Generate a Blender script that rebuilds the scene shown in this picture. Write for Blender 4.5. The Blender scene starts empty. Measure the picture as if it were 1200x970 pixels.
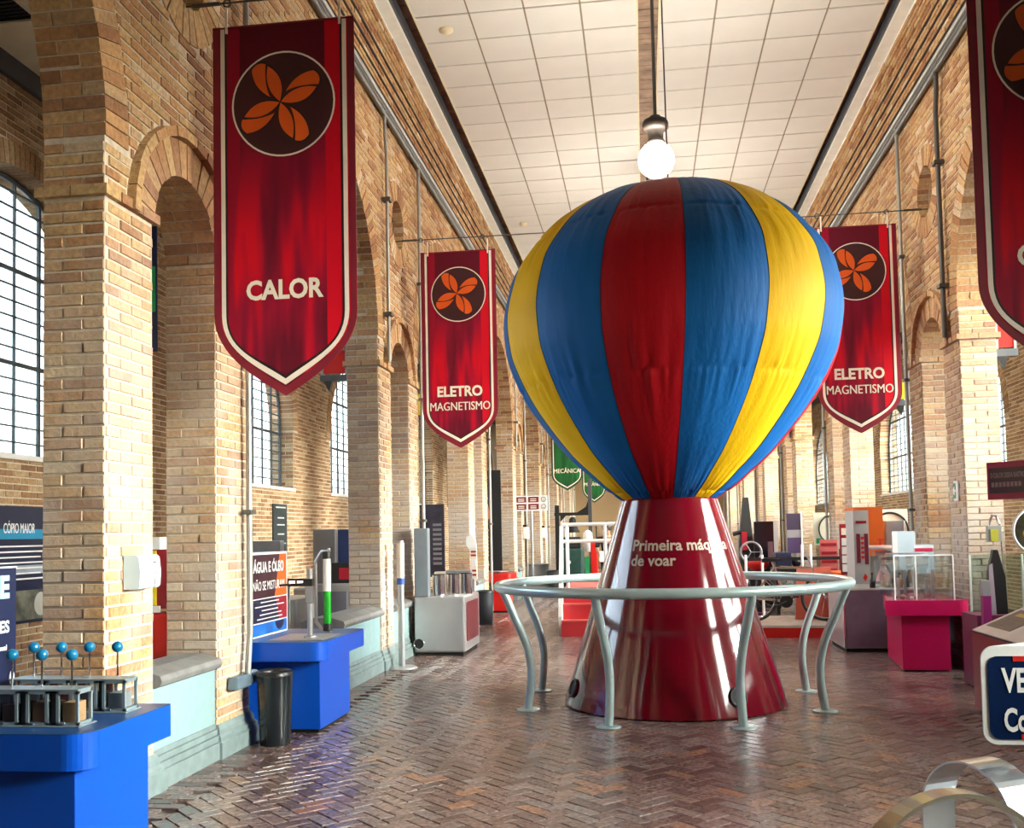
import bpy, bmesh, math, random
import numpy as np
from mathutils import Vector, Matrix, noise as mnoise
from math import pi, sin, cos, sqrt, radians, atan2
S = bpy.context.scene
COL = S.collection
rnd = random.Random(7)
rng = np.random.default_rng(5)

# ------------------------------------------------------------------ camera
CAMH = 1.55
FPX, CYPX = 1151.74, 569.74
PITCH, YAW, ROLL = radians(2.783), radians(7.647), radians(-1.1556)
_right = Vector((cos(YAW), sin(YAW), 0)); _fwd = Vector((-sin(YAW), cos(YAW), 0)); _up = Vector((0, 0, 1))
_f = _fwd * cos(PITCH) + _up * sin(PITCH)
_u = _up * cos(PITCH) - _fwd * sin(PITCH)
_r = _right * cos(ROLL) + _u * sin(ROLL)
_u2 = _u * cos(ROLL) - _right * sin(ROLL)
cam = bpy.data.cameras.new('camera'); camo = bpy.data.objects.new('camera', cam); COL.objects.link(camo)
camo.matrix_world = Matrix(((_r.x, _u2.x, -_f.x, 0), (_r.y, _u2.y, -_f.y, 0), (_r.z, _u2.z, -_f.z, CAMH), (0, 0, 0, 1)))
cam.sensor_fit = 'HORIZONTAL'; cam.sensor_width = 36.0
cam.lens = FPX * 36.0 / 1200.0
cam.shift_y = (CYPX - 485.0) / 1200.0
cam.clip_end = 200
S.camera = camo

def project(x, y, z):
    d = Vector((x, y, z - CAMH)); w = d.dot(_f)
    if w < .1: return (-9999, -9999)
    return (600 + FPX * d.dot(_r) / w, CYPX - FPX * d.dot(_u2) / w)

# ------------------------------------------------------------------ world, light, exposure
W = bpy.data.worlds.new('sky'); S.world = W; W.use_nodes = True
wn = W.node_tree.nodes; wl = W.node_tree.links
bg = wn['Background']
SKY_STRENGTH = 1.0
sky = wn.new('ShaderNodeTexSky'); sky.sky_type = 'NISHITA'; sky.sun_disc = False
sky.sun_elevation = radians(19); sky.sun_rotation = radians(108); sky.air_density = 1.0; sky.dust_density = 4.0; sky.ozone_density = 1.0
haze = wn.new('ShaderNodeMix'); haze.data_type = 'RGBA'; haze.inputs['Factor'].default_value = 0.6      # thin overcast
hs = wn.new('ShaderNodeHueSaturation'); hs.inputs['Saturation'].default_value = 0.15
wl.new(sky.outputs['Color'], hs.inputs['Color'])
wl.new(sky.outputs['Color'], haze.inputs['A']); wl.new(hs.outputs['Color'], haze.inputs['B'])
wl.new(haze.outputs['Result'], bg.inputs['Color'])
bg.inputs['Strength'].default_value = SKY_STRENGTH
LAMP_EMIT = 65.0
sunl = bpy.data.lights.new('hazy_sun', 'SUN'); sunl.energy = 1.6; sunl.angle = radians(24); sunl.color = (.90, .97, 1.0)
suno = bpy.data.objects.new('hazy_sun', sunl); COL.objects.link(suno)
suno.rotation_euler = Vector((-0.95, 0.10, -0.28)).to_track_quat('-Z', 'Y').to_euler(); suno.location = (20, -8, 9)
vs = S.view_settings
S.display_settings.display_device = 'sRGB'
vs.view_transform = 'Standard'; vs.look = 'None'; vs.gamma = 1.0; vs.use_curve_mapping = False
vs.exposure = 1.7
S.cycles.use_denoising = True
S.cycles.max_bounces = 8; S.cycles.diffuse_bounces = 5; S.cycles.glossy_bounces = 4; S.cycles.transparent_max_bounces = 12
S.cycles.sample_clamp_indirect = 6.0
S.cycles.caustics_reflective = False; S.cycles.caustics_refractive = False

# ------------------------------------------------------------------ layout constants (metres)
XL, XR, TH = -3.06, 3.44, 0.38          # hall faces of the two arcades, their thickness
OL, OR = -6.26, 6.64                    # inner faces of the two outer walls
Y0, PER = 5.26, 5.9                     # first pair of piers, bay length
A1, A2, A3 = 0.55, 1.48, 2.04           # pier | narrow opening | pier
NR = (A2 - A1) / 2; NSP = 3.56          # narrow arch radius / springing
BW = PER - A3; BR = BW / 2; BSP = 3.92  # big arch
IMP = 3.56                              # impost course
WALLTOP = 7.95
PAIRS = list(range(-1, 7))
YEND = 44.0; YBACK = -4.5
CEIL = 7.9; CS = (7.9 - 1.55) / (7.4 - 1.55); ACEIL = 6.47

# ------------------------------------------------------------------ material helpers
MATS = {}
def newmat(name):
    m = bpy.data.materials.new(name); m.use_nodes = True
    return m, m.node_tree.nodes, m.node_tree.links, m.node_tree.nodes['Principled BSDF']
def mat(name, color, rough=0.5, metal=0.0, var=0.06, nscale=6.0, bump=0.0, coat=0.0, spec=None, emit=None, estr=0.0, bscale=None):
    if name in MATS: return MATS[name]
    m, n, l, b = newmat(name)
    b.inputs['Roughness'].default_value = rough; b.inputs['Metallic'].default_value = metal
    if coat: b.inputs['Coat Weight'].default_value = coat; b.inputs['Coat Roughness'].default_value = 0.05
    if spec is not None: b.inputs['Specular IOR Level'].default_value = spec
    t = n.new('ShaderNodeTexCoord'); no = n.new('ShaderNodeTexNoise')
    no.inputs['Scale'].default_value = nscale; no.inputs['Detail'].default_value = 4
    l.new(t.outputs['Object'], no.inputs['Vector'])
    cr = n.new('ShaderNodeValToRGB')
    c = color
    cr.color_ramp.elements[0].position = 0.3; cr.color_ramp.elements[1].position = 0.7
    cr.color_ramp.elements[0].color = (*[max(0, x * (1 - var)) for x in c], 1)
    cr.color_ramp.elements[1].color = (*[min(1, x * (1 + var)) for x in c], 1)
    l.new(no.outputs['Fac'], cr.inputs['Fac']); l.new(cr.outputs['Color'], b.inputs['Base Color'])
    if bump:
        bp = n.new('ShaderNodeBump'); bp.inputs['Strength'].default_value = bump; bp.inputs['Distance'].default_value = 0.01
        src = no
        if bscale:
            src = n.new('ShaderNodeTexNoise'); src.inputs['Scale'].default_value = bscale; l.new(t.outputs['Object'], src.inputs['Vector'])
        l.new(src.outputs['Fac'], bp.inputs['Height']); l.new(bp.outputs['Normal'], b.inputs['Normal'])
    if emit is not None:
        b.inputs['Emission Color'].default_value = (*emit, 1); b.inputs['Emission Strength'].default_value = estr
    MATS[name] = m
    return m

def brickmat(name, stops, rough=0.85, bloom_daylight=None, bump=0.5, spec=0.3, speck=0.25):
    """each brick takes its own tint from the ramp; fine grain and blotches on top"""
    m, n, l, b = newmat(name)
    g = n.new('ShaderNodeNewGeometry'); oi = n.new('ShaderNodeObjectInfo')
    ad = n.new('ShaderNodeMath'); ad.operation = 'ADD'; fr = n.new('ShaderNodeMath'); fr.operation = 'FRACT'
    l.new(g.outputs['Random Per Island'], ad.inputs[0]); l.new(oi.outputs['Random'], ad.inputs[1]); l.new(ad.outputs[0], fr.inputs[0])
    cr = n.new('ShaderNodeValToRGB'); el = cr.color_ramp.elements
    el[0].position = stops[0][0]; el[0].color = (*stops[0][1], 1)
    el[1].position = stops[-1][0]; el[1].color = (*stops[-1][1], 1)
    for p, c in stops[1:-1]:
        e = el.new(p); e.color = (*c, 1)
    l.new(fr.outputs[0], cr.inputs['Fac'])
    n1 = n.new('ShaderNodeTexNoise'); n1.inputs['Scale'].default_value = 34; n1.inputs['Detail'].default_value = 6
    l.new(g.outputs['Position'], n1.inputs['Vector'])
    mr = n.new('ShaderNodeMapRange'); mr.inputs['From Min'].default_value = .3; mr.inputs['From Max'].default_value = .7
    mr.inputs['To Min'].default_value = 1 - speck; mr.inputs['To Max'].default_value = 1 + speck
    l.new(n1.outputs['Fac'], mr.inputs['Value'])
    mx = n.new('ShaderNodeMix'); mx.data_type = 'RGBA'; mx.blend_type = 'MULTIPLY'; mx.inputs['Factor'].default_value = 1
    l.new(cr.outputs['Color'], mx.inputs['A']); l.new(mr.outputs['Result'], mx.inputs['B'])
    outc = mx.outputs['Result']
    if bloom_daylight:                                            # chalky bloom plus cool daylight painted pale, strongest low on the walls
        col, zmax, amount = bloom_daylight
        n2 = n.new('ShaderNodeTexNoise'); n2.inputs['Scale'].default_value = 1.6; n2.inputs['Detail'].default_value = 5
        l.new(g.outputs['Position'], n2.inputs['Vector'])
        sx = n.new('ShaderNodeSeparateXYZ'); l.new(g.outputs['Position'], sx.inputs['Vector'])
        hm = n.new('ShaderNodeMapRange'); hm.inputs['From Min'].default_value = zmax; hm.inputs['From Max'].default_value = 1.6
        hm.inputs['To Min'].default_value = 0.0; hm.inputs['To Max'].default_value = 1.0
        l.new(sx.outputs['Z'], hm.inputs['Value'])
        nm = n.new('ShaderNodeMapRange'); nm.inputs['From Min'].default_value = .32; nm.inputs['From Max'].default_value = .60
        l.new(n2.outputs['Fac'], nm.inputs['Value'])
        ml = n.new('ShaderNodeMath'); ml.operation = 'MULTIPLY'; l.new(hm.outputs['Result'], ml.inputs[0]); l.new(nm.outputs['Result'], ml.inputs[1])
        m2 = n.new('ShaderNodeMath'); m2.operation = 'MULTIPLY'; m2.inputs[1].default_value = amount; l.new(ml.outputs[0], m2.inputs[0])
        mx2 = n.new('ShaderNodeMix'); mx2.data_type = 'RGBA'; mx2.inputs['B'].default_value = (*col, 1)
        l.new(m2.outputs[0], mx2.inputs['Factor']); l.new(outc, mx2.inputs['A']); outc = mx2.outputs['Result']
    l.new(outc, b.inputs['Base Color'])
    b.inputs['Roughness'].default_value = rough; b.inputs['Specular IOR Level'].default_value = spec
    if bump:
        bp = n.new('ShaderNodeBump'); bp.inputs['Strength'].default_value = bump; bp.inputs['Distance'].default_value = 0.006
        l.new(n1.outputs['Fac'], bp.inputs['Height']); l.new(bp.outputs['Normal'], b.inputs['Normal'])
    MATS[name] = m
    return m

def glassmat(name, tint=(0.92, 0.97, 0.97), refl=0.08):
    m, n, l, b = newmat(name)
    n.remove(b); out = n['Material Output']
    t = n.new('ShaderNodeBsdfTransparent'); t.inputs['Color'].default_value = (*tint, 1)
    g = n.new('ShaderNodeBsdfGlossy'); g.inputs['Roughness'].default_value = 0.03
    lw = n.new('ShaderNodeLayerWeight'); lw.inputs['Blend'].default_value = 0.25
    mp = n.new('ShaderNodeMapRange'); mp.inputs['To Min'].default_value = refl; mp.inputs['To Max'].default_value = 0.5
    l.new(lw.outputs['Fresnel'], mp.inputs['Value'])
    mi = n.new('ShaderNodeMixShader'); l.new(mp.outputs['Result'], mi.inputs['Fac'])
    l.new(t.outputs[0], mi.inputs[1]); l.new(g.outputs[0], mi.inputs[2]); l.new(mi.outputs[0], out.inputs['Surface'])
    MATS[name] = m
    return m

BRICK = brickmat('old_brick', [(0.0, (.30, .145, .075)), (.2, (.42, .22, .105)), (.45, (.50, .29, .135)), (.7, (.55, .37, .18)), (.9, (.47, .305, .165)), (1.0, (.64, .51, .35))],
                 bloom_daylight=((.50, .445, .40), 4.4, .9), spec=.2, bump=.8)
BRICKOUT = brickmat('aisle_brick', [(0.0, (.25, .135, .07)), (.4, (.35, .21, .11)), (.75, (.42, .275, .15)), (1.0, (.48, .36, .22))], spec=.2)
PAVER = brickmat('floor_brick', [(0.0, (.105, .066, .060)), (.3, (.15, .094, .086)), (.6, (.19, .126, .114)), (.85, (.19, .148, .142)), (1.0, (.27, .135, .085))],
                 rough=.24, bump=.35, spec=.6, speck=.35)
MORTAR = mat('mortar', (.62, .55, .45), .95, var=.15, nscale=20, bump=.3)
GROUT = mat('floor_joint', (.075, .055, .048), .8, var=.3, nscale=20)
STONE = mat('grey_green_stone', (.20, .265, .27), .6, var=.14, nscale=9, bump=.25)
STONED = mat('dark_cap_stone', (.20, .20, .20), .45, var=.2, nscale=9, bump=.2)
PLASTER = mat('pale_plaster', (.26, .40, .42), .6, var=.07, nscale=12)
TILE = mat('ceiling_tile', (.79, .80, .77), .9, var=.035, nscale=1.2)
TGRID = mat('ceiling_joint', (.30, .26, .20), .8)
CREAM = mat('cream_paint', (.86, .80, .58), .8, var=.03)
WHITE = mat('white_paint', (.80, .82, .82), .45, var=.03)
CORN = mat('cornice_paint', (.86, .88, .82), .6, var=.05)
PLANK = mat('roof_plank', (.42, .29, .20), .75, var=.3, nscale=5)
DARKG = mat('dark_grey_metal', (.07, .075, .09), .5, var=.1)
PIPE = mat('galvanised_pipe', (.36, .37, .36), .45, metal=.6, var=.1)
CONDUIT = mat('conduit_grey', (.15, .15, .145), .45, metal=.4, var=.1)
PIPED = mat('dark_pipe', (.10, .095, .09), .5, metal=.3, var=.1)
IRON = mat('window_iron', (.05, .065, .075), .6, var=.1)
GLASS = glassmat('window_glass')
ACRYL = glassmat('acrylic', (.975, .99, .985), .05)
ACRYG = glassmat('greenish_acrylic', (.80, .90, .86), .10)
BLACK = mat('black_plastic', (.012, .012, .014), .35, var=.1)
BLACKM = mat('black_matt', (.008, .008, .009), .7, var=.1)
STEEL = mat('brushed_steel', (.52, .53, .55), .34, metal=.7, var=.05, nscale=3)
STEELD = mat('grey_panel', (.34, .355, .38), .4, metal=.5, var=.05)
CHROME = mat('chrome', (.72, .72, .72), .12, metal=1.0, var=.02)
RAILM = mat('rail_paint', (.42, .55, .56), .28, metal=.35, var=.05)
BLUE = mat('blue_laminate', (.002, .085, .58), .33, var=.04, nscale=2)
BLUETOP = mat('blue_laminate_top', (.012, .07, .25), .3, var=.06, nscale=3)
MAG = mat('magenta_laminate', (.50, .004, .085), .33, var=.04)
RED = mat('red_laminate', (.60, .012, .008), .4, var=.05)
REDD = mat('deep_red_laminate', (.30, .006, .02), .4, var=.05)
ORANGE = mat('orange_laminate', (.75, .13, .01), .45, var=.04)
CONE = mat('maroon_gloss', (.155, .001, .010), .12, var=.05, nscale=1.2, coat=.8, bump=.012, bscale=2.5)
OFFW = mat('print_white', (.86, .79, .68), .6, var=.02)
PURE = mat('print_pure_white', (.82, .83, .85), .5, var=.02)
NAVY = mat('print_navy', (.006, .012, .05), .4, var=.1)
CYAN = mat('print_cyan', (.01, .26, .50), .4, var=.05)
PALEB = mat('print_pale_blue', (.36, .66, .85), .4, var=.04)
YELLOW = mat('yellow_paint', (.80, .62, .01), .45, var=.05)
GREEN = mat('green_liquid', (.01, .33, .02), .25, var=.05)
EXITG = mat('exit_green', (.01, .25, .09), .5, var=.05)
WOOD = mat('pale_wood', (.42, .25, .12), .6, var=.2, nscale=14)
TUBEW = mat('milky_tube', (.80, .80, .80), .25, var=.02)
PINKW = mat('pinkish_white_tube', (.78, .68, .62), .35, var=.03)
TEALBALL = mat('blue_ball', (.004, .16, .33), .28, var=.05)
RUBBER = mat('tyre_rubber', (.015, .015, .016), .6, var=.1)
CREAMP = mat('cream_panel', (.74, .72, .58), .5, var=.04)
CLOTHG = mat('dark_clothing', (.012, .013, .02), .85, var=.2)
CLOTHO = mat('orange_cloth', (.75, .09, .015), .8, var=.1)
SKIN = mat('skin', (.42, .22, .14), .55, var=.08)
HAIR = mat('black_hair', (.01, .008, .008), .5, var=.2)
PURPLE = mat('violet_panel', (.20, .12, .50), .5, var=.15)
YBULB = mat('lamp_globe', (.9, .9, .88), .3, emit=(1.0, .93, .80), estr=LAMP_EMIT)

# ------------------------------------------------------------------ geometry helpers
class G:
    """collects shapes given in world coordinates; build() links them as ONE mesh object under a thing"""
    def __init__(s): s.v = []; s.f = []; s.m = []; s.sm = []
    def add(s, verts, faces, mi=0, smooth=False):
        o = len(s.v); s.v.extend([tuple(p) for p in verts])
        for f in faces:
            s.f.append(tuple(i + o for i in f)); s.m.append(mi); s.sm.append(smooth)
        return s
    def box(s, x0, x1, y0, y1, z0, z1, mi=0):
        v = [(x0, y0, z0), (x1, y0, z0), (x1, y1, z0), (x0, y1, z0), (x0, y0, z1), (x1, y0, z1), (x1, y1, z1), (x0, y1, z1)]
        return s.add(v, [(0, 3, 2, 1), (4, 5, 6, 7), (0, 1, 5, 4), (1, 2, 6, 5), (2, 3, 7, 6), (3, 0, 4, 7)], mi)
    def obox(s, c, U, V, N, a, b, d, mi=0):
        """box centred c, half sizes a,b,d along unit vectors U,V,N"""
        c = Vector(c); U = Vector(U); V = Vector(V); N = Vector(N)
        v = [c + U * (i * a) + V * (j * b) + N * (k * d) for k in (-1, 1) for (i, j) in ((-1, -1), (1, -1), (1, 1), (-1, 1))]
        return s.add(v, [(0, 3, 2, 1), (4, 5, 6, 7), (0, 1, 5, 4), (1, 2, 6, 5), (2, 3, 7, 6), (3, 0, 4, 7)], mi)
    def cyl(s, p0, p1, r0, r1=None, n=20, caps=True, mi=0):
        if r1 is None: r1 = r0
        p0 = Vector(p0); p1 = Vector(p1); d = (p1 - p0).normalized()
        a = d.orthogonal().normalized(); b = d.cross(a)
        v = []
        for p, r in ((p0, r0), (p1, r1)):
            for i in range(n):
                t = 2 * pi * i / n; v.append(p + a * (r * cos(t)) + b * (r * sin(t)))
        s.add(v, [(i, (i + 1) % n, n + (i + 1) % n, n + i) for i in range(n)], mi, True)
        if caps:
            s.add(v[:n], [tuple(range(n - 1, -1, -1))], mi); s.add(v[n:], [tuple(range(n))], mi)
        return s
    def tube(s, path, r, n=12, closed=False, mi=0):
        P = [Vector(p) for p in path]; m = len(P); rings = []; prev = None
        for i in range(m):
            if closed: t = (P[(i + 1) % m] - P[i - 1]).normalized()
            else: t = (P[min(i + 1, m - 1)] - P[max(i - 1, 0)]).normalized()
            a = t.orthogonal().normalized() if prev is None else (prev - t * prev.dot(t)).normalized()
            prev = a; b = t.cross(a)
            rr = r[i] if isinstance(r, (list, tuple)) else r
            rings.append([P[i] + a * (rr * cos(2 * pi * k / n)) + b * (rr * sin(2 * pi * k / n)) for k in range(n)])
        v = [p for R in rings for p in R]; f = []
        for i in range(m if closed else m - 1):
            j = (i + 1) % m
            for k in range(n): f.append((i * n + k, i * n + (k + 1) % n, j * n + (k + 1) % n, j * n + k))
        s.add(v, f, mi, True)
        if not closed:
            s.add(rings[0], [tuple(range(n - 1, -1, -1))], mi); s.add(rings[-1], [tuple(range(n))], mi)
        return s
    def lathe(s, prof, c, n=32, mi=0, a0=0, a1=2 * pi):
        c = Vector(c); v = []; full = abs(a1 - a0 - 2 * pi) < 1e-6; k = n if full else n + 1
        for (r, z) in prof:
            for i in range(k):
                t = a0 + (a1 - a0) * i / n; v.append((c.x + r * cos(t), c.y + r * sin(t), c.z + z))
        f = []
        for j in range(len(prof) - 1):
            for i in range(n):
                i2 = (i + 1) % k
                f.append((j * k + i, j * k + i2, (j + 1) * k + i2, (j + 1) * k + i))
        return s.add(v, f, mi, True)
    def sphere(s, c, r, n=20, mi=0, sz=1.0):
        return s.lathe([(max(1e-4, r * sin(pi * i / n)), -r * sz * cos(pi * i / n)) for i in range(n + 1)], c, n + 4, mi)
    def prism(s, pts, O, U, V, N, t0, t1, mi=0, side=None):
        """polygon pts (u,v) extruded from t0 to t1 along N"""
        O = Vector(O); U = Vector(U); V = Vector(V); N = Vector(N); n = len(pts)
        a = [O + U * u + V * v + N * t0 for u, v in pts]; b = [O + U * u + V * v + N * t1 for u, v in pts]
        s.add(a, [tuple(range(n - 1, -1, -1))], mi); s.add(b, [tuple(range(n))], mi)
        s.add(a + b, [(i, (i + 1) % n, n + (i + 1) % n, n + i) for i in range(n)], mi if side is None else side)
        return s
    def flat(s, pts, O, U, V, N, t, mi=0):
        O = Vector(O); U = Vector(U); V = Vector(V); N = Vector(N)
        return s.add([O + U * u + V * v + N * t for u, v in pts], [tuple(range(len(pts)))], mi)
    def ring2d(s, out, inn, O, U, V, N, t, mi=0):
        O = Vector(O); U = Vector(U); V = Vector(V); N = Vector(N); n = len(out)
        v = [O + U * u + V * w + N * t for u, w in out] + [O + U * u + V * w + N * t for u, w in inn]
        return s.add(v, [(i, (i + 1) % n, n + (i + 1) % n, n + i) for i in range(n)], mi)
    def text(s, body, O, U, V, N, t, h=None, w=None, align='C', bold=0.02, mi=0, spacing=1.0):
        if 'M' in body and bold > .012:                   # heavy M folds over itself: thicken by overprinting instead
            for q, k in ((-.012, 0), (0, .00012), (.012, .00024)):
                s.text(body, Vector(O) + Vector(U) * (q * (h or .1) / .7), U, V, N, t + k, h, w, align, .012, mi, spacing)
            return s
        vs_, fs_ = textmesh(body, bold if 'M' not in body else 0.0, spacing)
        xs = [p[0] for p in vs_]; ys = [p[1] for p in vs_]
        x0, x1, y0, y1 = min(xs), max(xs), min(ys), max(ys)
        base = 0.0; cap = 0.70
        sy = (h / cap) if h else None
        sx = (w / (x1 - x0)) if w else sy
        if sy is None: sy = sx
        ox = {'C': (x0 + x1) / 2, 'L': x0, 'R': x1}[align]
        O = Vector(O); U = Vector(U); V = Vector(V); N = Vector(N)
        return s.add([O + U * ((p[0] - ox) * sx) + V * (p[1] * sy) + N * t for p in vs_], fs_, mi)
    def build(s, name, mats, parent=None, bevel=0.0, solid=False, kind=None, label=None, subsurf=0):
        me = bpy.data.meshes.new(name)
        root = parent
        while root is not None and root.parent is not None: root = root.parent
        off = Vector(root.location) if root is not None else Vector((0, 0, 0))
        me.from_pydata([(p[0] - off.x, p[1] - off.y, p[2] - off.z) for p in s.v], [], s.f)
        if not isinstance(mats, (list, tuple)): mats = [mats]
        for m in mats: me.materials.append(m)
        me.polygons.foreach_set('material_index', s.m); me.polygons.foreach_set('use_smooth', s.sm)
        me.update()
        o = bpy.data.objects.new(name, me); COL.objects.link(o)
        if parent is not None: o.parent = parent
        if bevel:
            b = o.modifiers.new('bevel', 'BEVEL'); b.width = bevel; b.segments = 2; b.limit_method = 'ANGLE'; b.angle_limit = radians(40)
            b.harden_normals = False
        if kind: o['kind'] = kind
        if label: o['label'] = label
        return o

_tc = {}
def textmesh(body, bold, spacing=1.0):
    k = (body, bold, spacing)
    if k not in _tc:
        cu = bpy.data.curves.new('lettering', 'FONT'); cu.body = body; cu.offset = bold; cu.resolution_u = 3; cu.space_character = spacing
        ob = bpy.data.objects.new('lettering', cu); COL.objects.link(ob)
        dg = bpy.context.evaluated_depsgraph_get(); ev = ob.evaluated_get(dg); me = ev.to_mesh()
        _tc[k] = ([tuple(v.co) for v in me.vertices], [tuple(p.vertices) for p in me.polygons])
        ev.to_mesh_clear(); bpy.data.objects.remove(ob); bpy.data.curves.remove(cu)
    return _tc[k]

def thing(name, label, cat, loc, group=None):
    o = bpy.data.objects.new(name, None); COL.objects.link(o); o.location = loc; o.empty_display_size = .1
    o['label'] = label; o['category'] = cat
    if group: o['group'] = group
    return o
def tag(o, label, cat, group=None):
    o['label'] = label; o['category'] = cat
    if group: o['group'] = group
    return o
def struct(o): o['kind'] = 'structure'; return o
def copy_thing(src, loc, label=None):
    r = src.copy(); COL.objects.link(r); r.location = loc
    if label: r['label'] = label
    for ch in list(src.children):
        c = ch.copy(); COL.objects.link(c); c.parent = r
        for g in list(ch.children):
            d = g.copy(); COL.objects.link(d); d.parent = c
    return r
def rrect(x0, x1, y0, y1, r, n=6):
    pts = []
    for cx, cy, a in ((x1 - r, y0 + r, -pi / 2), (x1 - r, y1 - r, 0), (x0 + r, y1 - r, pi / 2), (x0 + r, y0 + r, pi)):
        for i in range(n + 1):
            t = a + pi / 2 * i / n; pts.append((cx + r * cos(t), cy + r * sin(t)))
    return pts
EX, EY, EZ = Vector((1, 0, 0)), Vector((0, 1, 0)), Vector((0, 0, 1))
FRONT = (EX, EZ, -EY)            # boards that face the camera
FACEL = (EY, EZ, EX)             # boards on the left that face into the hall (+X): reading direction +Y
FACER = (-EY, EZ, -EX)           # boards on the right that face into the hall (-X)
# ================================================================== THE SETTING
CORBEL_SHADE = mat('corbel_shade', (.035, .018, .012), .9, var=.3, nscale=12)
# ---- brick machinery: every brick is a small block with bevelled face, standing proud of the mortar
BH, BL, JT = 0.0695, 0.252, 0.011
class Bricks:
    """bricks on one plane: origin O, along U, up Z, facing N"""
    def __init__(s): s.items = []      # (O,U,N,u0,u1,v0,v1,depth)
    def row(s, O, U, N, z, intervals, phase, L=BL, h=BH, depth=0.008, half=False):
        for a, b in intervals:
            if b - a < 0.03: continue
            k0 = math.floor((a - phase) / L) - 1
            u = k0 * L + phase
            while u < b:
                p, q = max(u, a), min(u + L, b)
                if q - p > 0.035: s.items.append((O, U, N, p + JT / 2, q - JT / 2, z + JT / 2, z + h - JT / 2, depth + rnd.uniform(-.004, .004)))
                u += L
    def center(s, it):
        O, U, N, u0, u1, v0, v1, d = it
        return O + U * ((u0 + u1) / 2) + EZ * ((v0 + v1) / 2) + N * d
    def g(s, items):
        g = G()
        for O, U, N, u0, u1, v0, v1, d in items:
            b = .004; j = lambda: rnd.uniform(-.003, .003)
            a = [O + U * u + EZ * v - N * .004 for u, v in ((u0, v0), (u1, v0), (u1, v1), (u0, v1))]
            c = [O + U * (u + j()) + EZ * (v + j() * .6) + N * (d + j() * .5) for u, v in ((u0 + b, v0 + b), (u1 - b, v0 + b), (u1 - b, v1 - b), (u0 + b, v1 - b))]
            g.add(a + c, [(4, 5, 6, 7), (0, 1, 5, 4), (1, 2, 6, 5), (2, 3, 7, 6), (3, 0, 4, 7)])
        return g
_bm = None
def unit_brick(m):
    me = bpy.data.meshes.new('brick')
    b = .06; v = []; 
    v = [(-.5, -.5, 0), (.5, -.5, 0), (.5, .5, 0), (-.5, .5, 0), (-.48, -.44, 1), (.48, -.44, 1), (.48, .44, 1), (-.48, .44, 1)]
    f = [(4, 5, 6, 7), (0, 1, 5, 4), (1, 2, 6, 5), (2, 3, 7, 6), (3, 0, 4, 7), (3, 2, 1, 0)]
    me.from_pydata(v, [], f); me.materials.append(m); me.update()
    return me
def place_bricks(br, parent, m, nmax, name='brick'):
    """the bricks that show largest become parts of their own, the rest one joined part"""
    sc = []
    for i, it in enumerate(br.items):
        c = br.center(it); x, y = project(*c)
        if -10 < x < 1210 and -10 < y < 980:
            d = max(1.0, (c - Vector((0, 0, CAMH))).length)
            vd = (Vector((0, 0, CAMH)) - c) / d
            sc.append((-(it[4] - it[3]) * (it[6] - it[5]) * abs(vd.dot(it[2])) / d / d, i))
    sc.sort(); near = set(i for _, i in sc[:nmax])
    g = br.g([it for i, it in enumerate(br.items) if i not in near])
    if g.v: g.build('brickwork', m, parent, kind='stuff')
    me = unit_brick(m)
    for i in sorted(near):
        O, U, N, u0, u1, v0, v1, d = br.items[i]
        c = O + U * ((u0 + u1) / 2) + EZ * ((v0 + v1) / 2) - N * .003
        o = bpy.data.objects.new(name, me); COL.objects.link(o); o.parent = parent
        V = N.cross(U)
        rot = Matrix((U, V, N)).transposed().to_4x4() @ Matrix.Rotation(rnd.uniform(-.012, .012), 4, 'Z') @ Matrix.Rotation(rnd.uniform(-.012, .012), 4, 'X')
        o.matrix_local = Matrix.Translation(c) @ rot @ Matrix.Diagonal((u1 - u0, v1 - v0, d + .003, 1))

def sub_int(ints, a, b):
    out = []
    for p, q in ints:
        if b <= p or a >= q: out.append((p, q)); continue
        if a > p: out.append((p, a))
        if b < q: out.append((b, q))
    return out
def pair_y(k): return Y0 + k * PER
RINGN, RINGB, OCR, OCZ = .315, .26, .31, 5.55
def arch_cut(y0, y1, R, sp, ring, z):
    """half-opening of an arch opening y0..y1 at height z, with its ring of voussoirs"""
    yc = (y0 + y1) / 2
    if z < sp: return (y0, y1)
    Ro = R + ring; h = z - sp
    if h >= Ro: return None
    w = sqrt(Ro * Ro - h * h); return (yc - w, yc + w)

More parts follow.
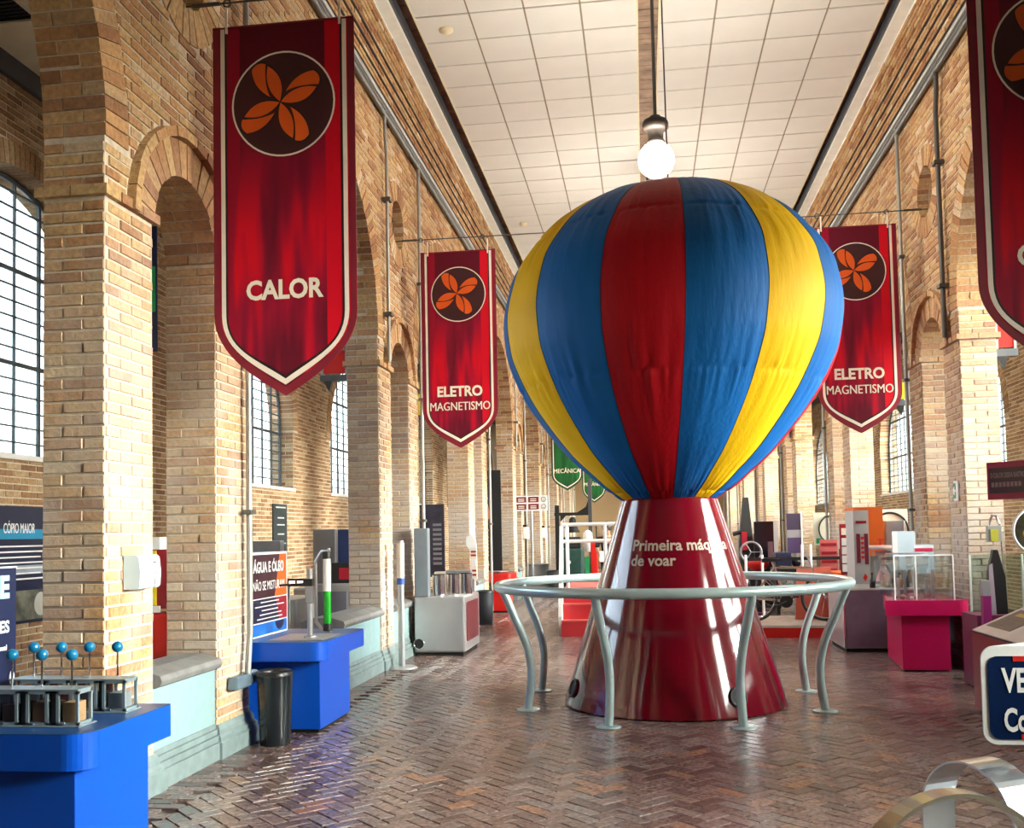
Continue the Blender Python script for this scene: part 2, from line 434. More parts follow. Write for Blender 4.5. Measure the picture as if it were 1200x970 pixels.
def arcade(side):
    X = XL if side < 0 else XR
    N = EX * (-side)                                   # faces the hall
    back = X + side * TH
    root = None
    # -- core: outline with arched openings, extruded to the wall's thickness
    def spline_poly(cu, pts):
        sp = cu.splines.new('POLY'); sp.points.add(len(pts) - 1)
        for i, (u, v) in enumerate(pts): sp.points[i].co = (u, v, 0, 1)
        sp.use_cyclic_u = True
    cu = bpy.data.curves.new('core', 'CURVE'); cu.dimensions = '2D'; cu.fill_mode = 'BOTH'; cu.extrude = TH / 2
    out = [(YBACK, -.02)]
    for k in PAIRS:
        y = pair_y(k)
        ops = [(y + A1, y + A2, NR, NSP)]
        if k < PAIRS[-1]: ops.append((y + A3, y + PER, BR, BSP))
        for a, b, R, sp in ops:
            yc = (a + b) / 2; n = 20 if R < 1 else 40
            out.append((a, -.02)); out.append((a, sp))
            for i in range(1, n): t = pi - pi * i / n; out.append((yc + R * cos(t), sp + R * sin(t)))
            out.append((b, sp)); out.append((b, -.02))
    out += [(YEND, -.02), (YEND, 8.6), (YBACK, 8.6)]
    spline_poly(cu, out)
    for k in PAIRS:
        yc = pair_y(k) + (A1 + A2) / 2
        spline_poly(cu, [(yc + OCR * cos(2 * pi * i / 28), OCZ + OCR * sin(2 * pi * i / 28)) for i in range(28)])
    ob = bpy.data.objects.new('core', cu); COL.objects.link(ob)
    me = bpy.data.meshes.new_from_object(ob.evaluated_get(bpy.context.evaluated_depsgraph_get()))
    bpy.data.objects.remove(ob)
    me.name = 'wall'
    xs = (X + back) / 2
    me.transform(Matrix(((0, 0, 1, xs), (1, 0, 0, 0), (0, 1, 0, 0), (0, 0, 0, 1))))
    me.materials.clear(); me.materials.append(MORTAR)
    wall = bpy.data.objects.new('wall_left' if side < 0 else 'wall_right', me); COL.objects.link(wall); struct(wall)
    # -- brick courses on the hall face
    br = Bricks(); O = Vector((X, 0, 0))
    ys = 4.6 if side < 0 else 7.0
    ye = 42.5
    nrow = int(7.80 / BH)
    for r in range(nrow):
        z = r * BH; zm = z + BH / 2
        if zm < .2: continue
        ints = [(ys, ye)]
        for k in PAIRS:
            y = pair_y(k)
            for a, b, R, sp, ring in ((y + A1, y + A2, NR, NSP, RINGN), (y + A3, y + PER, BR, BSP, RINGB)):
                c = arch_cut(a, b, R, sp, ring, zm)
                if c: ints = sub_int(ints, *c)
            yc = y + (A1 + A2) / 2; h = abs(zm - OCZ)
            if h < OCR + .25: w = sqrt((OCR + .25) ** 2 - h * h); ints = sub_int(ints, yc - w, yc + w)
        depth = .008
        if 6.92 < zm: depth = .03 + .012 * ((r - 100) // 2)     # corbelled string courses
        if IMP < zm < IMP + BH: continue
        br.row(O, EY, N, z, ints, (r % 2) * BL / 2, depth=depth)
    # -- jambs of the openings that look back down the hall
    for k in PAIRS:
        y = pair_y(k)
        for yj, sp in ((y, BSP), (y + A2, NSP)):
            if yj < 4.5 or yj > 42: continue
            Oj = Vector((min(X, back), yj, 0))
            for r in range(int(sp / BH) + 1):
                z = r * BH
                if z < .2 or IMP < z + BH / 2 < IMP + BH or z + BH > sp + .03: continue
                # lap alternates: half brick / whole brick
                cut = .125 if r % 2 else .252
                if side > 0: cut = TH - cut
                for a, b in ((0, cut), (cut, TH)):
                    br.items.append((Oj, EX, -EY, a + JT / 2 - .004 * (a == 0), b - JT / 2 + .004 * (b == TH), z + JT / 2, z + BH - JT / 2, .008 + rnd.uniform(-.004, .004)))
    place_bricks(br, wall, BRICK, 300)
    # -- arch rings: wedges through the wall's thickness, hood of projecting bricks, impost course, oculus rings
    vo = G(); hood = G(); imp = G()
    def wedge(g, yc, zc, R0, R1, t0, t1, x0, x1):
        v = []
        for x in (x0, x1):
            for (R, t) in ((R0, t0), (R1, t0), (R1, t1), (R0, t1)): v.append((x, yc + R * cos(t), zc + R * sin(t)))
        g.add(v, [(0, 1, 2, 3), (7, 6, 5, 4), (0, 4, 5, 1), (1, 5, 6, 2), (2, 6, 7, 3), (3, 7, 4, 0)])
    f0 = X - side * .012
    for k in PAIRS:
        y = pair_y(k)
        if y < (3 if side < 0 else 4): continue
        for a, b, R, sp, ring in ((y + A1, y + A2, NR, NSP, .24), (y + A3 - PER, y, BR, BSP, .25)):
            yc = (a + b) / 2; n = int(pi * R / .078)
            for i in range(n):
                t0 = pi * i / n; t1 = pi * (i + 1) / n; e = .004 / R
                dd = f0 - side * rnd.uniform(-.004, .004)
                cut = X + side * (.125 if i % 2 else .25)
                rr = R - .006 + rnd.uniform(-.004, .004)
                wedge(vo, yc, sp, rr, R + ring, t0 + e, t1 - e, dd, cut - side * .005)
                wedge(vo, yc, sp, rr + rnd.uniform(-.004, .004), R + ring, t0 + e, t1 - e, cut + side * .005, back)
            if R < 1:                                   # hood mould over the narrow arches
                n2 = 15
                for i in range(n2):
                    t0 = pi * i / n2; t1 = pi * (i + 1) / n2; e = .006
                    wedge(hood, yc, sp, R + .245, R + .31, t0 + e, t1 - e, X - side * (.06 + rnd.uniform(-.006, .006)), X + side * .01)
        yc = y + (A1 + A2) / 2; n = 30
        for i in range(n):
            t0 = 2 * pi * i / n; t1 = 2 * pi * (i + 1) / n
            wedge(vo, yc, OCZ, OCR - .006 + rnd.uniform(-.004, .004), OCR + .24, t0 + .012, t1 - .012, f0 - side * rnd.uniform(-.004, .004), X + side * .12)
            wedge(vo, yc, OCZ, OCR - .006 + rnd.uniform(-.004, .004), OCR + .1, t0 + .012, t1 - .012, X + side * .13, back)
        for a, b in ((y, y + A1), (y + A2, y + A3)):      # impost: one projecting course round each pier
            e = .04
            xa, xb = sorted((X - side * e, X + side * (TH + e)))
            na = int((xb - xa) / .24); 
            for i in range(2):
                p = xa + (xb - xa) * i / 2; q = xa + (xb - xa) * (i + 1) / 2
                imp.box(p + .004, q - .004, a - e, a + .12, IMP + .004, IMP + BH - .006)
            pa = a + .125
            while pa < b + e - .02:
                q = min(pa + .25, b + e); 
                imp.box(xa, xb, pa + .004, q - .004, IMP + .004, IMP + BH - .006); pa = q
    for r in (100, 102, 104, 106):                      # dark strips painting the shade under the corbelled courses
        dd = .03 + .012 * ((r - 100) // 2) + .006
        a_, b_ = sorted((X, X - side * dd)); G().box(a_, b_, ys, ye, r * BH - .016, r * BH + .006).build('corbel_shade_strip', CORBEL_SHADE, wall)
    vo.build('voussoirs', BRICK, wall, kind='stuff')
    hood.build('hood_mould', BRICK, wall, kind='stuff', bevel=0)
    imp.build('impost_course', BRICK, wall, kind='stuff')
    return wall
wall_left = arcade(-1)
wall_right = arcade(1)

# ---- stone plinths of the piers
PLP = [(0, 0), (.065, 0), (.065, .115), (.05, .125), (.05, .15), (.03, .17), (.03, .20), (.012, .235), (0, .235)]
def plinth(g, x0, x1, y0, y1):
    for (e0, z0), (e1, z1) in zip(PLP[1:-1], PLP[2:]):
        if z1 - z0 < 1e-6 and abs(e0 - e1) < 1e-6: continue
        v = []
        for e, z in ((e0, z0), (e1, z1)):
            v += [(x0 - e, y0 - e, z), (x1 + e, y0 - e, z), (x1 + e, y1 + e, z), (x0 - e, y1 + e, z)]
        g.add(v, [(0, 1, 5, 4), (1, 2, 6, 5), (2, 3, 7, 6), (3, 0, 4, 7)])
    g.add([(x0, y0, .235), (x1, y0, .235), (x1, y1, .235), (x0, y1, .235)], [(0, 1, 2, 3)])
tn = 0
for side in (-1, 1):
    X = XL if side < 0 else XR
    x0, x1 = sorted((X, X + side * TH))
    for k in PAIRS:
        y = pair_y(k)
        for a, b in ((y, y + A1), (y + A2, y + A3)):
            if b < 4: continue
            tn += 1; g = G(); plinth(g, x0, x1, a, b); struct(g.build('trim_%d' % tn, STONE, bevel=0))

# ---- low walls with rounded stone caps between the piers
def low_wall(X, side, y0, y1, h):
    global tn; tn += 1
    w0, w1 = sorted((X, X + side * TH)); w0 -= .0; w1 += .0
    base = G(); 
    f = lambda e: (w0 - e, w1 + e)
    base.box(w0 + .03, w1 - .03, y0, y1, 0, .24)
    o = struct(base.build('trim_%d' % tn, STONE))
    for e, z0, z1 in ((.045, 0, .122), (.03, .122, .167), (.012, .167, .207), (-.002, .207, .245)):
        a, b = f(e); G().box(a, b, y0, y1, z0, z1).build('base_moulding', STONE, o, bevel=.006)
    g = G(); g.box(w0 + .01, w1 - .01, y0, y1, .245, h - .09); g.build('panel', PLASTER, o)
    c = G(); a, b = f(.035)
    pts = [(a + .03, 0), (b - .03, 0)] + [(b - .03 + .045 * sin(t), .045 - .045 * cos(t)) for t in (pi / 4, pi / 2, 3 * pi / 4)] + [((a + b) / 2 + .1, .115), ((a + b) / 2 - .1, .115)] + [(a + .03 - .045 * sin(t), .045 - .045 * cos(t)) for t in (3 * pi / 4, pi / 2, pi / 4)]
    c.prism(pts, (0, y1, h - .09), EX, EZ, -EY, 0, y1 - y0); c.build('cap', STONED, o, bevel=.006)
for k in (0, 1, 2, 3): low_wall(XL, -1, pair_y(k) + A1 + .02, pair_y(k) + A2 - .02, .72)
low_wall(XL, -1, 9.6, pair_y(1) - .02, .72)
for k in (1, 2, 3): low_wall(XR, 1, pair_y(k) + A1 + .02, pair_y(k) + A2 - .02, .72)

# ---- outer walls of the aisles with their arched windows
WW, WSILL, WSP = 1.9, 2.45, 3.5
def win_yc(k): return pair_y(k) + A3 + BR
def outer(side):
    X = OL if side < 0 else OR
    N = EX * (-side); T2 = .45
    bays = [k for k in PAIRS[:-1] if not (side < 0 and k < 0)]
    cu = bpy.data.curves.new('core', 'CURVE'); cu.dimensions = '2D'; cu.fill_mode = 'BOTH'; cu.extrude = T2 / 2
    def sp_(pts):
        sp = cu.splines.new('POLY'); sp.points.add(len(pts) - 1)
        for i, (u, v) in enumerate(pts): sp.points[i].co = (u, v, 0, 1)
        sp.use_cyclic_u = True
    sp_([(YBACK, -.02), (YEND, -.02), (YEND, 8.6), (YBACK, 8.6)])
    for k in bays:
        yc = win_yc(k)
        sp_([(yc - WW, WSILL), (yc + WW, WSILL), (yc + WW, WSP)] + [(yc + WW * cos(pi * i / 40), WSP + WW * sin(pi * i / 40)) for i in range(1, 40)] + [(yc - WW, WSP)])
    ob = bpy.data.objects.new('core', cu); COL.objects.link(ob)
    me = bpy.data.meshes.new_from_object(ob.evaluated_get(bpy.context.evaluated_depsgraph_get())); bpy.data.objects.remove(ob)
    me.transform(Matrix(((0, 0, 1, X + side * T2 / 2), (1, 0, 0, 0), (0, 1, 0, 0), (0, 0, 0, 1))))
    me.materials.clear(); me.materials.append(MORTAR)
    wall = bpy.data.objects.new('wall_left_aisle' if side < 0 else 'wall_right_aisle', me); COL.objects.link(wall); struct(wall)
    br = Bricks(); O = Vector((X, 0, 0)); ys, ye = (7.2, 40) if side < 0 else (13, 42)
    for r in range(int(ACEIL / BH)):
        z = r * BH; zm = z + BH / 2; ints = [(ys, ye)]
        for k in bays:
            yc = win_yc(k)
            if zm > WSILL:
                c = arch_cut(yc - WW, yc + WW, WW, WSP, .25, zm)
                if c: ints = sub_int(ints, *c)
        br.row(O, EY, N, z, ints, (r % 2) * BL / 2)
        if WSILL < zm < WSP:
            for k in bays:
                yj = win_yc(k) + WW; Oj = Vector((min(X, X + side * T2), yj, 0))
                cut = .2 if r % 2 else .3
                for a, b in ((0, cut), (cut, T2)):
                    br.items.append((Oj, EX, -EY, a + JT / 2, b - JT / 2, z + JT / 2, z + BH - JT / 2, .012))
    place_bricks(br, wall, BRICKOUT, 120 if side < 0 else 0)
    vo = G()
    for k in bays:
        yc = win_yc(k); n = int(pi * WW / .078)
        for i in range(n):
            t0 = pi * i / n + .003; t1 = pi * (i + 1) / n - .003; v = []
            for x in (X - side * .012, X + side * T2):
                for (R, t) in ((WW - .006, t0), (WW + .24, t0), (WW + .24, t1), (WW - .006, t1)): v.append((x, yc + R * cos(t), WSP + R * sin(t)))
            vo.add(v, [(0, 1, 2, 3), (7, 6, 5, 4), (0, 4, 5, 1), (1, 5, 6, 2), (2, 6, 7, 3), (3, 7, 4, 0)])
    vo.build('voussoirs', BRICKOUT, wall, kind='stuff')
    # windows
    global wno
    for k in bays:
        wno += 1; yc = win_yc(k); xg = X + side * .25
        top = lambda y: WSP + sqrt(max(0, WW * WW - (y - yc) ** 2))
        fr = G(); path = [(xg, yc - WW + .02, WSILL + .02), (xg, yc + WW - .02, WSILL + .02), (xg, yc + WW - .02, WSP)] + [(xg, yc + (WW - .02) * cos(pi * i / 30), WSP + (WW - .02) * sin(pi * i / 30)) for i in range(1, 30)] + [(xg, yc - WW + .02, WSP)]
        fr.tube(path, .03, 6, closed=True)
        win = struct(fr.build('window_%d' % wno, IRON))
        cw = .4222; chh = .165
        for i in range(1, 9):
            y = yc - WW + cw * i; th = .02 if i in (3, 6) else .009
            G().box(xg - .015, xg + .015, y - th, y + th, WSILL, top(y)).build('mullion', IRON, win)
        z = WSILL + chh; r = 1
        while z < WSP + WW - .05:
            w = WW if z < WSP else sqrt(WW * WW - (z - WSP) ** 2)
            th = .022 if r % 6 == 0 else .008
            G().box(xg - .014, xg + .014, yc - w, yc + w, z - th, z + th).build('glazing_bar', IRON, win); z += chh; r += 1
        sl = G(); sl.box(min(X - side * .04, X + side * .25), max(X - side * .04, X + side * .25), yc - WW, yc + WW, WSILL - .05, WSILL); sl.build('sill', WHITE, win)
        rest = G(); pm = None; cnt = 0
        for i in range(9):
            for j in range(18):
                y0 = yc - WW + cw * i; z0 = WSILL + chh * j
                zt = min(z0 + chh, top(y0 + .01), top(y0 + cw - .01)) if z0 + chh > WSP else z0 + chh
                zt = min(z0 + chh, max(zt, z0))
                if zt - z0 < .02: continue
                c = project(xg, y0 + cw / 2, (z0 + zt) / 2)
                vis = side < 0 and ((k == 0 and -40 < c[0] < 44) or (k == 1 and 284 < c[0] < 346))
                if vis and zt - z0 > chh - .001:
                    if pm is None:
                        g = G(); g.box(-.003, .003, 0, cw, 0, chh); pm = g
                        o = g.build('pane', GLASS, win); o.location = (xg, y0, z0); pme = o.data
                    else:
                        o = bpy.data.objects.new('pane', pme); COL.objects.link(o); o.parent = win; o.location = (xg, y0, z0)
                else: rest.box(xg - .003, xg + .003, y0, y0 + cw, z0, zt)
        if rest.v: rest.build('panes', GLASS, win, kind='stuff')
        # daylight portal: guides sampling of the sky through this opening, gives no light of its own
        L = bpy.data.lights.new('portal', 'AREA'); L.shape = 'RECTANGLE'; L.size = WSP + WW - WSILL; L.size_y = 2 * WW
        L.cycles.is_portal = True
        lo = bpy.data.objects.new('portal', L); COL.objects.link(lo)
        lo.location = (X + side * .5, yc, (WSILL + WSP + WW) / 2); lo.rotation_euler = (0, radians(90) * side, 0)
    return wall
wno = 0
outer(-1); outer(1)

# ---- end walls, floors, roofs, ceilings
g = G(); g.box(OL - .5, OR + .5, YBACK - .3, YBACK, -.02, 8.6); struct(g.build('wall_front', BRICKOUT))
g = G(); g.box(OL - .5, OR + .5, YEND, YEND + .3, -.02, 8.6); struct(g.build('wall_back', BRICKOUT))
g = G(); g.box(OL, OR, YBACK, YEND, -.14, -.012); FLOOR = struct(g.build('floor', GROUT))
# herringbone field with straight borders
U = .1; c45 = cos(pi / 4)
items = []
fx0, fx1, fy0, fy1 = -2.77, 3.15, 2.6, 42.0
nn = int(45 / U)
for i in range(-nn, nn):
    for j in range(-nn, nn):
        d = (i - j) % 4
        if d == 0: cx, cy, ori = i + 1, j + .5, 0
        elif d == 3: cx, cy, ori = i + .5, j + 1, 1
        else: continue
        x = (cx - cy) * c45 * U; y = (cx + cy) * c45 * U + 3
        if fx0 + .03 < x < fx1 - .03 and fy0 < y < fy1: items.append((x, y, pi / 4 + ori * pi / 2))
for (bx0, bx1) in ((OL + .05, -2.66), (3.04, OR - .05)):
    r = 0; y = 2.6
    while y < 30:
        x = bx0 - (r % 2) * .1
        while x < bx1 - .03:
            a, b = max(x, bx0), min(x + .2, bx1)
            if b - a > .15: items.append(((a + b) / 2, y, 0.0001))
            x += .2
        y += .1; r += 1
scr = []
for n_, (x, y, a) in enumerate(items):
    p = project(x, y, 0)
    if -5 < p[0] < 1205 and -5 < p[1] < 985: scr.append((y + abs(x - .1) * .0, n_))
scr.sort(); near = set(n_ for _, n_ in scr[:300])
g = G()
def fbrick(x, y, a):
    ca, sa = cos(a), sin(a); hx, hy = .0965, .0465; t1, t2 = rnd.gauss(0, .0045), rnd.gauss(0, .009); h0 = rnd.uniform(-.0015, .0015) + (.004 if a == .0001 else 0)
    top = []; bot = []
    for u, v in ((-1, -1), (1, -1), (1, 1), (-1, 1)):
        px, py = u * (hx - .003), v * (hy - .003)
        top.append((x + ca * px - sa * py, y + sa * px + ca * py, h0 + t1 * px + t2 * py))
        px, py = u * hx, v * hy
        bot.append((x + ca * px - sa * py, y + sa * px + ca * py, -.014))
    return bot + top
FF = [(4, 5, 6, 7), (0, 1, 5, 4), (1, 2, 6, 5), (2, 3, 7, 6), (3, 0, 4, 7)]
for n_, (x, y, a) in enumerate(items):
    if n_ not in near: g.add(fbrick(x, y, a), FF)
g.build('paving', PAVER, FLOOR, kind='stuff')
me = bpy.data.meshes.new('brick')
me.from_pydata([(-.0965, -.0465, -.014), (.0965, -.0465, -.014), (.0965, .0465, -.014), (-.0965, .0465, -.014), (-.0935, -.0435, 0), (.0935, -.0435, 0), (.0935, .0435, 0), (-.0935, .0435, 0)], [], FF)
me.materials.append(PAVER); me.update()
for n_ in sorted(near):
    x, y, a = items[n_]
    o = bpy.data.objects.new('brick', me); COL.objects.link(o); o.parent = FLOOR
    o.matrix_local = Matrix.Translation((x, y, rnd.uniform(-.0015, .0015) + (.004 if a == .0001 else 0))) @ Matrix.Rotation(a, 4, 'Z') @ Matrix.Rotation(rnd.gauss(0, .009), 4, 'X') @ Matrix.Rotation(rnd.gauss(0, .0045), 4, 'Y')

# roof boards, cornices, suspended ceiling of square tiles
g = G(); g.box(OL - .5, OR + .5, YBACK - .3, YEND + .3, 8.12, 8.25); ROOF = struct(g.build('ceiling_roof', PLANK))
g = G(); y = 6.0
while y < 43: g.box(XL, XR, y + .012, y + .145, 8.085 + rnd.uniform(-.003, .003), 8.12); y += .15
g.build('roof_boards', PLANK, ROOF, kind='stuff')
for side in (-1, 1):
    X = XL if side < 0 else XR; tn += 1
    s_ = -side
    g = G()
    prof = [(0, 7.80), (.05, 7.765), (.075, 7.775), (.085, 7.81), (.23, 7.815), (.23, 7.86), (.0, 7.86)]
    pts = [(X + s_ * a, z) for a, z in prof]
    if s_ < 0: pts = pts[::-1]
    g.prism(pts, (0, YEND, 0), EX, EZ, -EY, 0, YEND - YBACK)
    o = struct(g.build('trim_%d' % tn, CORN))
    g = G(); a, b = sorted((X + s_ * .20, X + s_ * .26)); g.box(a, b, YBACK, YEND, 7.862, 8.0); g.build('eaves_board', DARKG, o)
XT = [-2.436, -1.811, -1.187, -.562, .065]; XT2 = [.314, .943, 1.572, 2.201, 2.83]
XT = [x * CS for x in XT]; XT2 = [x * CS for x in XT2]
g = G()
for a, b in ((XT[0], XT[-1]), (XT2[0], XT2[-1])): g.box(a, b, YBACK + .2, 42, CEIL + .012, CEIL + .03)
CE = struct(g.build('ceiling', TGRID))
for x in (XT[0], XT[-1], XT2[0], XT2[-1]):
    G().box(x - .012, x + .012, YBACK + .2, 42, CEIL - .004, CEIL + .032).build('edge_strip', CREAM, CE)
rows = []; TP = .594 * CS; y = 10.62 * CS - TP * 24
while y < 41.5: rows.append(y); y += TP
tile = None; rest = G(); cnt = 0
for y in rows:
    for cols in (XT, XT2):
        for a, b in zip(cols[:-1], cols[1:]):
            p = project((a + b) / 2, y + .3, CEIL)
            if p[1] > -25 and cnt < 296:
                cnt += 1
                if tile is None:
                    gg = G(); gg.box(-.3005, .3005, -TP / 2 + .015, TP / 2 - .015, 0, .014); tile = gg.build('tile', TILE, CE); o = tile
                else:
                    o = bpy.data.objects.new('tile', tile.data); COL.objects.link(o); o.parent = CE
                o.location = ((a + b) / 2, y + TP / 2, CEIL + rnd.uniform(-.002, .002)); o.scale = ((b - a - .024) / .601, 1, 1)
            else: rest.box(a + .012, b - .012, y + .015, y + TP - .015, CEIL, CEIL + .014)
rest.build('tiles', TILE, CE, kind='stuff')
for side in (-1, 1):
    a, b = sorted((OL if side < 0 else OR, (XL if side < 0 else XR) + side * TH))
    g = G(); g.box(a, b, YBACK, YEND, ACEIL, ACEIL + .1); struct(g.build('ceiling_left_aisle' if side < 0 else 'ceiling_right_aisle', CREAM))
    # dark wall plate under the aisle ceiling
    tn += 1; g = G(); X = OL if side < 0 else OR; p, q = sorted((X, X - side * .06)); g.box(p, q, 4, YEND, ACEIL - .22, ACEIL); struct(g.build('trim_%d' % tn, DARKG))
# far door
g = G(); g.box(-.75, 1.1, YEND - .08, YEND, 0, 3.2); d = struct(g.build('door_1', mat('dark_wood', (.03, .018, .012), .5, var=.3)))
for i in range(4): G().box(-.7 + i * .45, -.7 + i * .45 + .4, YEND - .11, YEND - .08, .1, 3.1).build('panel', MATS['dark_wood'], d)
# ground outside
g = G(); g.box(-90, 90, -60, 110, -.6, -.5); struct(g.build('ground', mat('outside_ground', (.30, .30, .27), .9, var=.15, nscale=.4)))
# ================================================================== THE BALLOON EXHIBIT
BCX, BCY = .228, 9.15
balloon = thing('balloon_model', 'striped blue, yellow and red hot air balloon model on a glossy maroon cone', 'balloon', (BCX, BCY, 0))
PROF = [(1.84, .425), (1.95, .575), (2.05, .69), (2.28, .935), (2.68, 1.245), (3.05, 1.44), (3.27, 1.50), (3.52, 1.52), (3.77, 1.475), (3.98, 1.395), (4.28, 1.16), (4.47, .92), (4.61, .64), (4.69, .33), (4.72, .04)]
def crom(P, n):
    out = []
    m = len(P)
    for i in range(m - 1):
        p0, p1, p2, p3 = P[max(i - 1, 0)], P[i], P[i + 1], P[min(i + 2, m - 1)]
        for k in range(n):
            t = k / n
            out.append(tuple(.5 * (2 * p1[j] + (p2[j] - p0[j]) * t + (2 * p0[j] - 5 * p1[j] + 4 * p2[j] - p3[j]) * t * t + (3 * p1[j] - p0[j] - 3 * p2[j] + p3[j]) * t ** 3) for j in (0, 1)))
    out.append(P[-1]); return out
PR = crom(PROF, 16)
def fabric(name, c):
    m = mat(name, c, .62, var=.05, nscale=2.5, spec=.22)
    n = m.node_tree.nodes; l = m.node_tree.links; b = n['Principled BSDF']
    g = n.new('ShaderNodeNewGeometry'); mp = n.new('ShaderNodeMapping'); mp.inputs['Scale'].default_value = (30, 30, 3.5)
    no = n.new('ShaderNodeTexNoise'); no.inputs['Scale'].default_value = 1.0; no.inputs['Detail'].default_value = 3
    bp = n.new('ShaderNodeBump'); bp.inputs['Strength'].default_value = .35; bp.inputs['Distance'].default_value = .012
    l.new(g.outputs['Position'], mp.inputs['Vector']); l.new(mp.outputs[0], no.inputs['Vector']); l.new(no.outputs['Fac'], bp.inputs['Height']); l.new(bp.outputs['Normal'], b.inputs['Normal'])
    # grey dust lying on the crown
    sx = n.new('ShaderNodeSeparateXYZ'); l.new(g.outputs['Position'], sx.inputs['Vector'])
    mr = n.new('ShaderNodeMapRange'); mr.inputs['From Min'].default_value = 4.2; mr.inputs['From Max'].default_value = 4.75; mr.inputs['To Max'].default_value = .45
    l.new(sx.outputs['Z'], mr.inputs['Value'])
    src = b.inputs['Base Color'].links[0].from_socket
    mx = n.new('ShaderNodeMix'); mx.data_type = 'RGBA'; mx.inputs['B'].default_value = (.16, .14, .12, 1)
    l.new(mr.outputs['Result'], mx.inputs['Factor']); l.new(src, mx.inputs['A']); l.new(mx.outputs['Result'], b.inputs['Base Color'])
    return m
FB, FY, FR = fabric('balloon_blue', (.004, .125, .43)), fabric('balloon_yellow', (.84, .52, .004)), fabric('balloon_red', (.40, .001, .008))
LEAN = .035
NG = 14; ga0 = -pi / 2 - radians(22.5)
seq = [FR, FB, FY, FB, FR, FB, FY, FB, FR, FY, FB, FB, FY, FB]      # counted to the right from the red front gore
nsub = 34
for k in range(NG):
    a0 = ga0 + 2 * pi * k / NG; a1 = a0 + 2 * pi / NG
    v = []; 
    for (z, r) in PR:
        for i in range(nsub + 1):
            t = i / nsub; a = a0 + (a1 - a0) * t
            bul = .022 * (1 - (2 * t - 1) ** 2) * min(1, r)
            wr = 0
            for zs, hgt in ((2.84, .16), (4.17, .26), (1.9, .12)):
                e = math.exp(-abs(z - zs) / hgt)
                q = a * (1 + .25 * mnoise.noise(Vector((z * 2, k, 0))) * 0)
                wr += e * .026 * (mnoise.noise(Vector((q * 19, k * 3.1, (z - zs) * 1.2 + (5 if z > zs else 0)))) + .9 * mnoise.noise(Vector((q * 46, k, (z - zs) * 1.6 + (3 if z > zs else 0)))))
                wr -= .014 * math.exp(-((z - zs) / .016) ** 2)
            edge = min(1, 6 * t, 6 * (1 - t))
            R = r * 1.0 + bul + wr * edge
            cx = BCX + LEAN * (z - 1.84) * .9
            v.append((cx + R * cos(a), BCY + R * sin(a), z + .006 * mnoise.noise(Vector((a * 9, z, 2)))))
    f = []; w = nsub + 1
    for j in range(len(PR) - 1):
        for i in range(nsub): f.append((j * w + i, j * w + i + 1, (j + 1) * w + i + 1, (j + 1) * w + i))
    G().add(v, f, 0, True).build('gore', seq[k], balloon)
for k in range(NG):
    a = ga0 + 2 * pi * k / NG
    G().tube([(BCX + LEAN * (z - 1.84) * .9 + (r + .001) * cos(a), BCY + (r + .001) * sin(a), z) for z, r in PR[::4]], .004, 5).build('seam', mat('seam_thread', (.02, .03, .07), .7), balloon)
cz0, cz1, cr0, cr1 = .012, 1.86, 1.0, .43
NC = 96
cone = G().lathe([(cr0, cz0), (cr0 - .004, .03)] + [(cr0 + (cr1 - cr0) * t, cz0 + (cz1 - cz0) * t) for t in (.25, .5, .75, .98, 1.0)] + [(cr1 - .02, cz1 + .005), (.05, cz1 + .005)], (BCX, BCY, 0), NC).build('cone', CONE, balloon)
def cone_pt(a, z, off=0):
    r = cr0 + (cr1 - cr0) * (z - cz0) / (cz1 - cz0) + off
    return Vector((BCX + r * cos(a), BCY + r * sin(a), z))
for a in (radians(-90 - 69), radians(-90 + 31)):
    p = cone_pt(a, .17, .0); n_ = Vector((cos(a) * .95, sin(a) * .95, .3)).normalized()
    vg = G(); vg.cyl(p - n_ * .05, p + n_ * .012, .075, .075, 24)
    o = vg.build('vent', BLACKM, balloon)
    R = G(); a_ = n_.orthogonal().normalized(); b_ = n_.cross(a_)
    R.tube([p + n_ * .012 + a_ * (.075 * cos(t)) + b_ * (.075 * sin(t)) for t in [2 * pi * i / 24 for i in range(24)]], .012, 8, closed=True); R.build('vent_ring', BLACK, o)
for body, z, aL, h in (('Primeira máquina', 1.385, -126, .095), ('de voar', 1.255, -125.5, .095)):
    vs_, fs_ = textmesh(body, .022)
    x0 = min(p[0] for p in vs_); sc = h / .70
    rr = cr0 + (cr1 - cr0) * (z - cz0) / (cz1 - cz0)
    tg = G().add([cone_pt(radians(aL) + (p[0] - x0) * sc * .98 / rr, z + p[1] * sc * .98, .003) for p in vs_], fs_)
    tg.build('lettering', mat('cone_lettering', (.52, .42, .34), .4), balloon)
# guard rail around it
rail = thing('guard_rail', 'circular pale grey tubular guard rail standing around the maroon cone', 'railing', (.21, 9.2, 0))
RR = 1.58
G().tube([(.21 + RR * cos(2 * pi * i / 72), 9.2 + RR * sin(2 * pi * i / 72), 1.07) for i in range(72)], .043, 14, closed=True).build('handrail', RAILM, rail)
for i in range(8):
    a = radians(-113 + 45 * i); d = Vector((cos(a), sin(a), 0)); c = Vector((.21, 9.2, 0))
    path = []
    for t in [j / 12 for j in range(13)]:
        r = 1.37 - .04 * sin(pi * min(1, t * 1.3)) + (RR - 1.37) * max(0, (t - .25) / .75) ** 1.8
        path.append(c + d * r + EZ * (  .012 + t * 1.04))
    p = G().tube(path, .036, 12).build('post', RAILM, rail)
    q = c + d * 1.37
    G().lathe([(.0001, 0), (.105, 0), (.105, .008), (.09, .014), (.0001, .014)], q, 24).build('base_plate', RAILM, p)

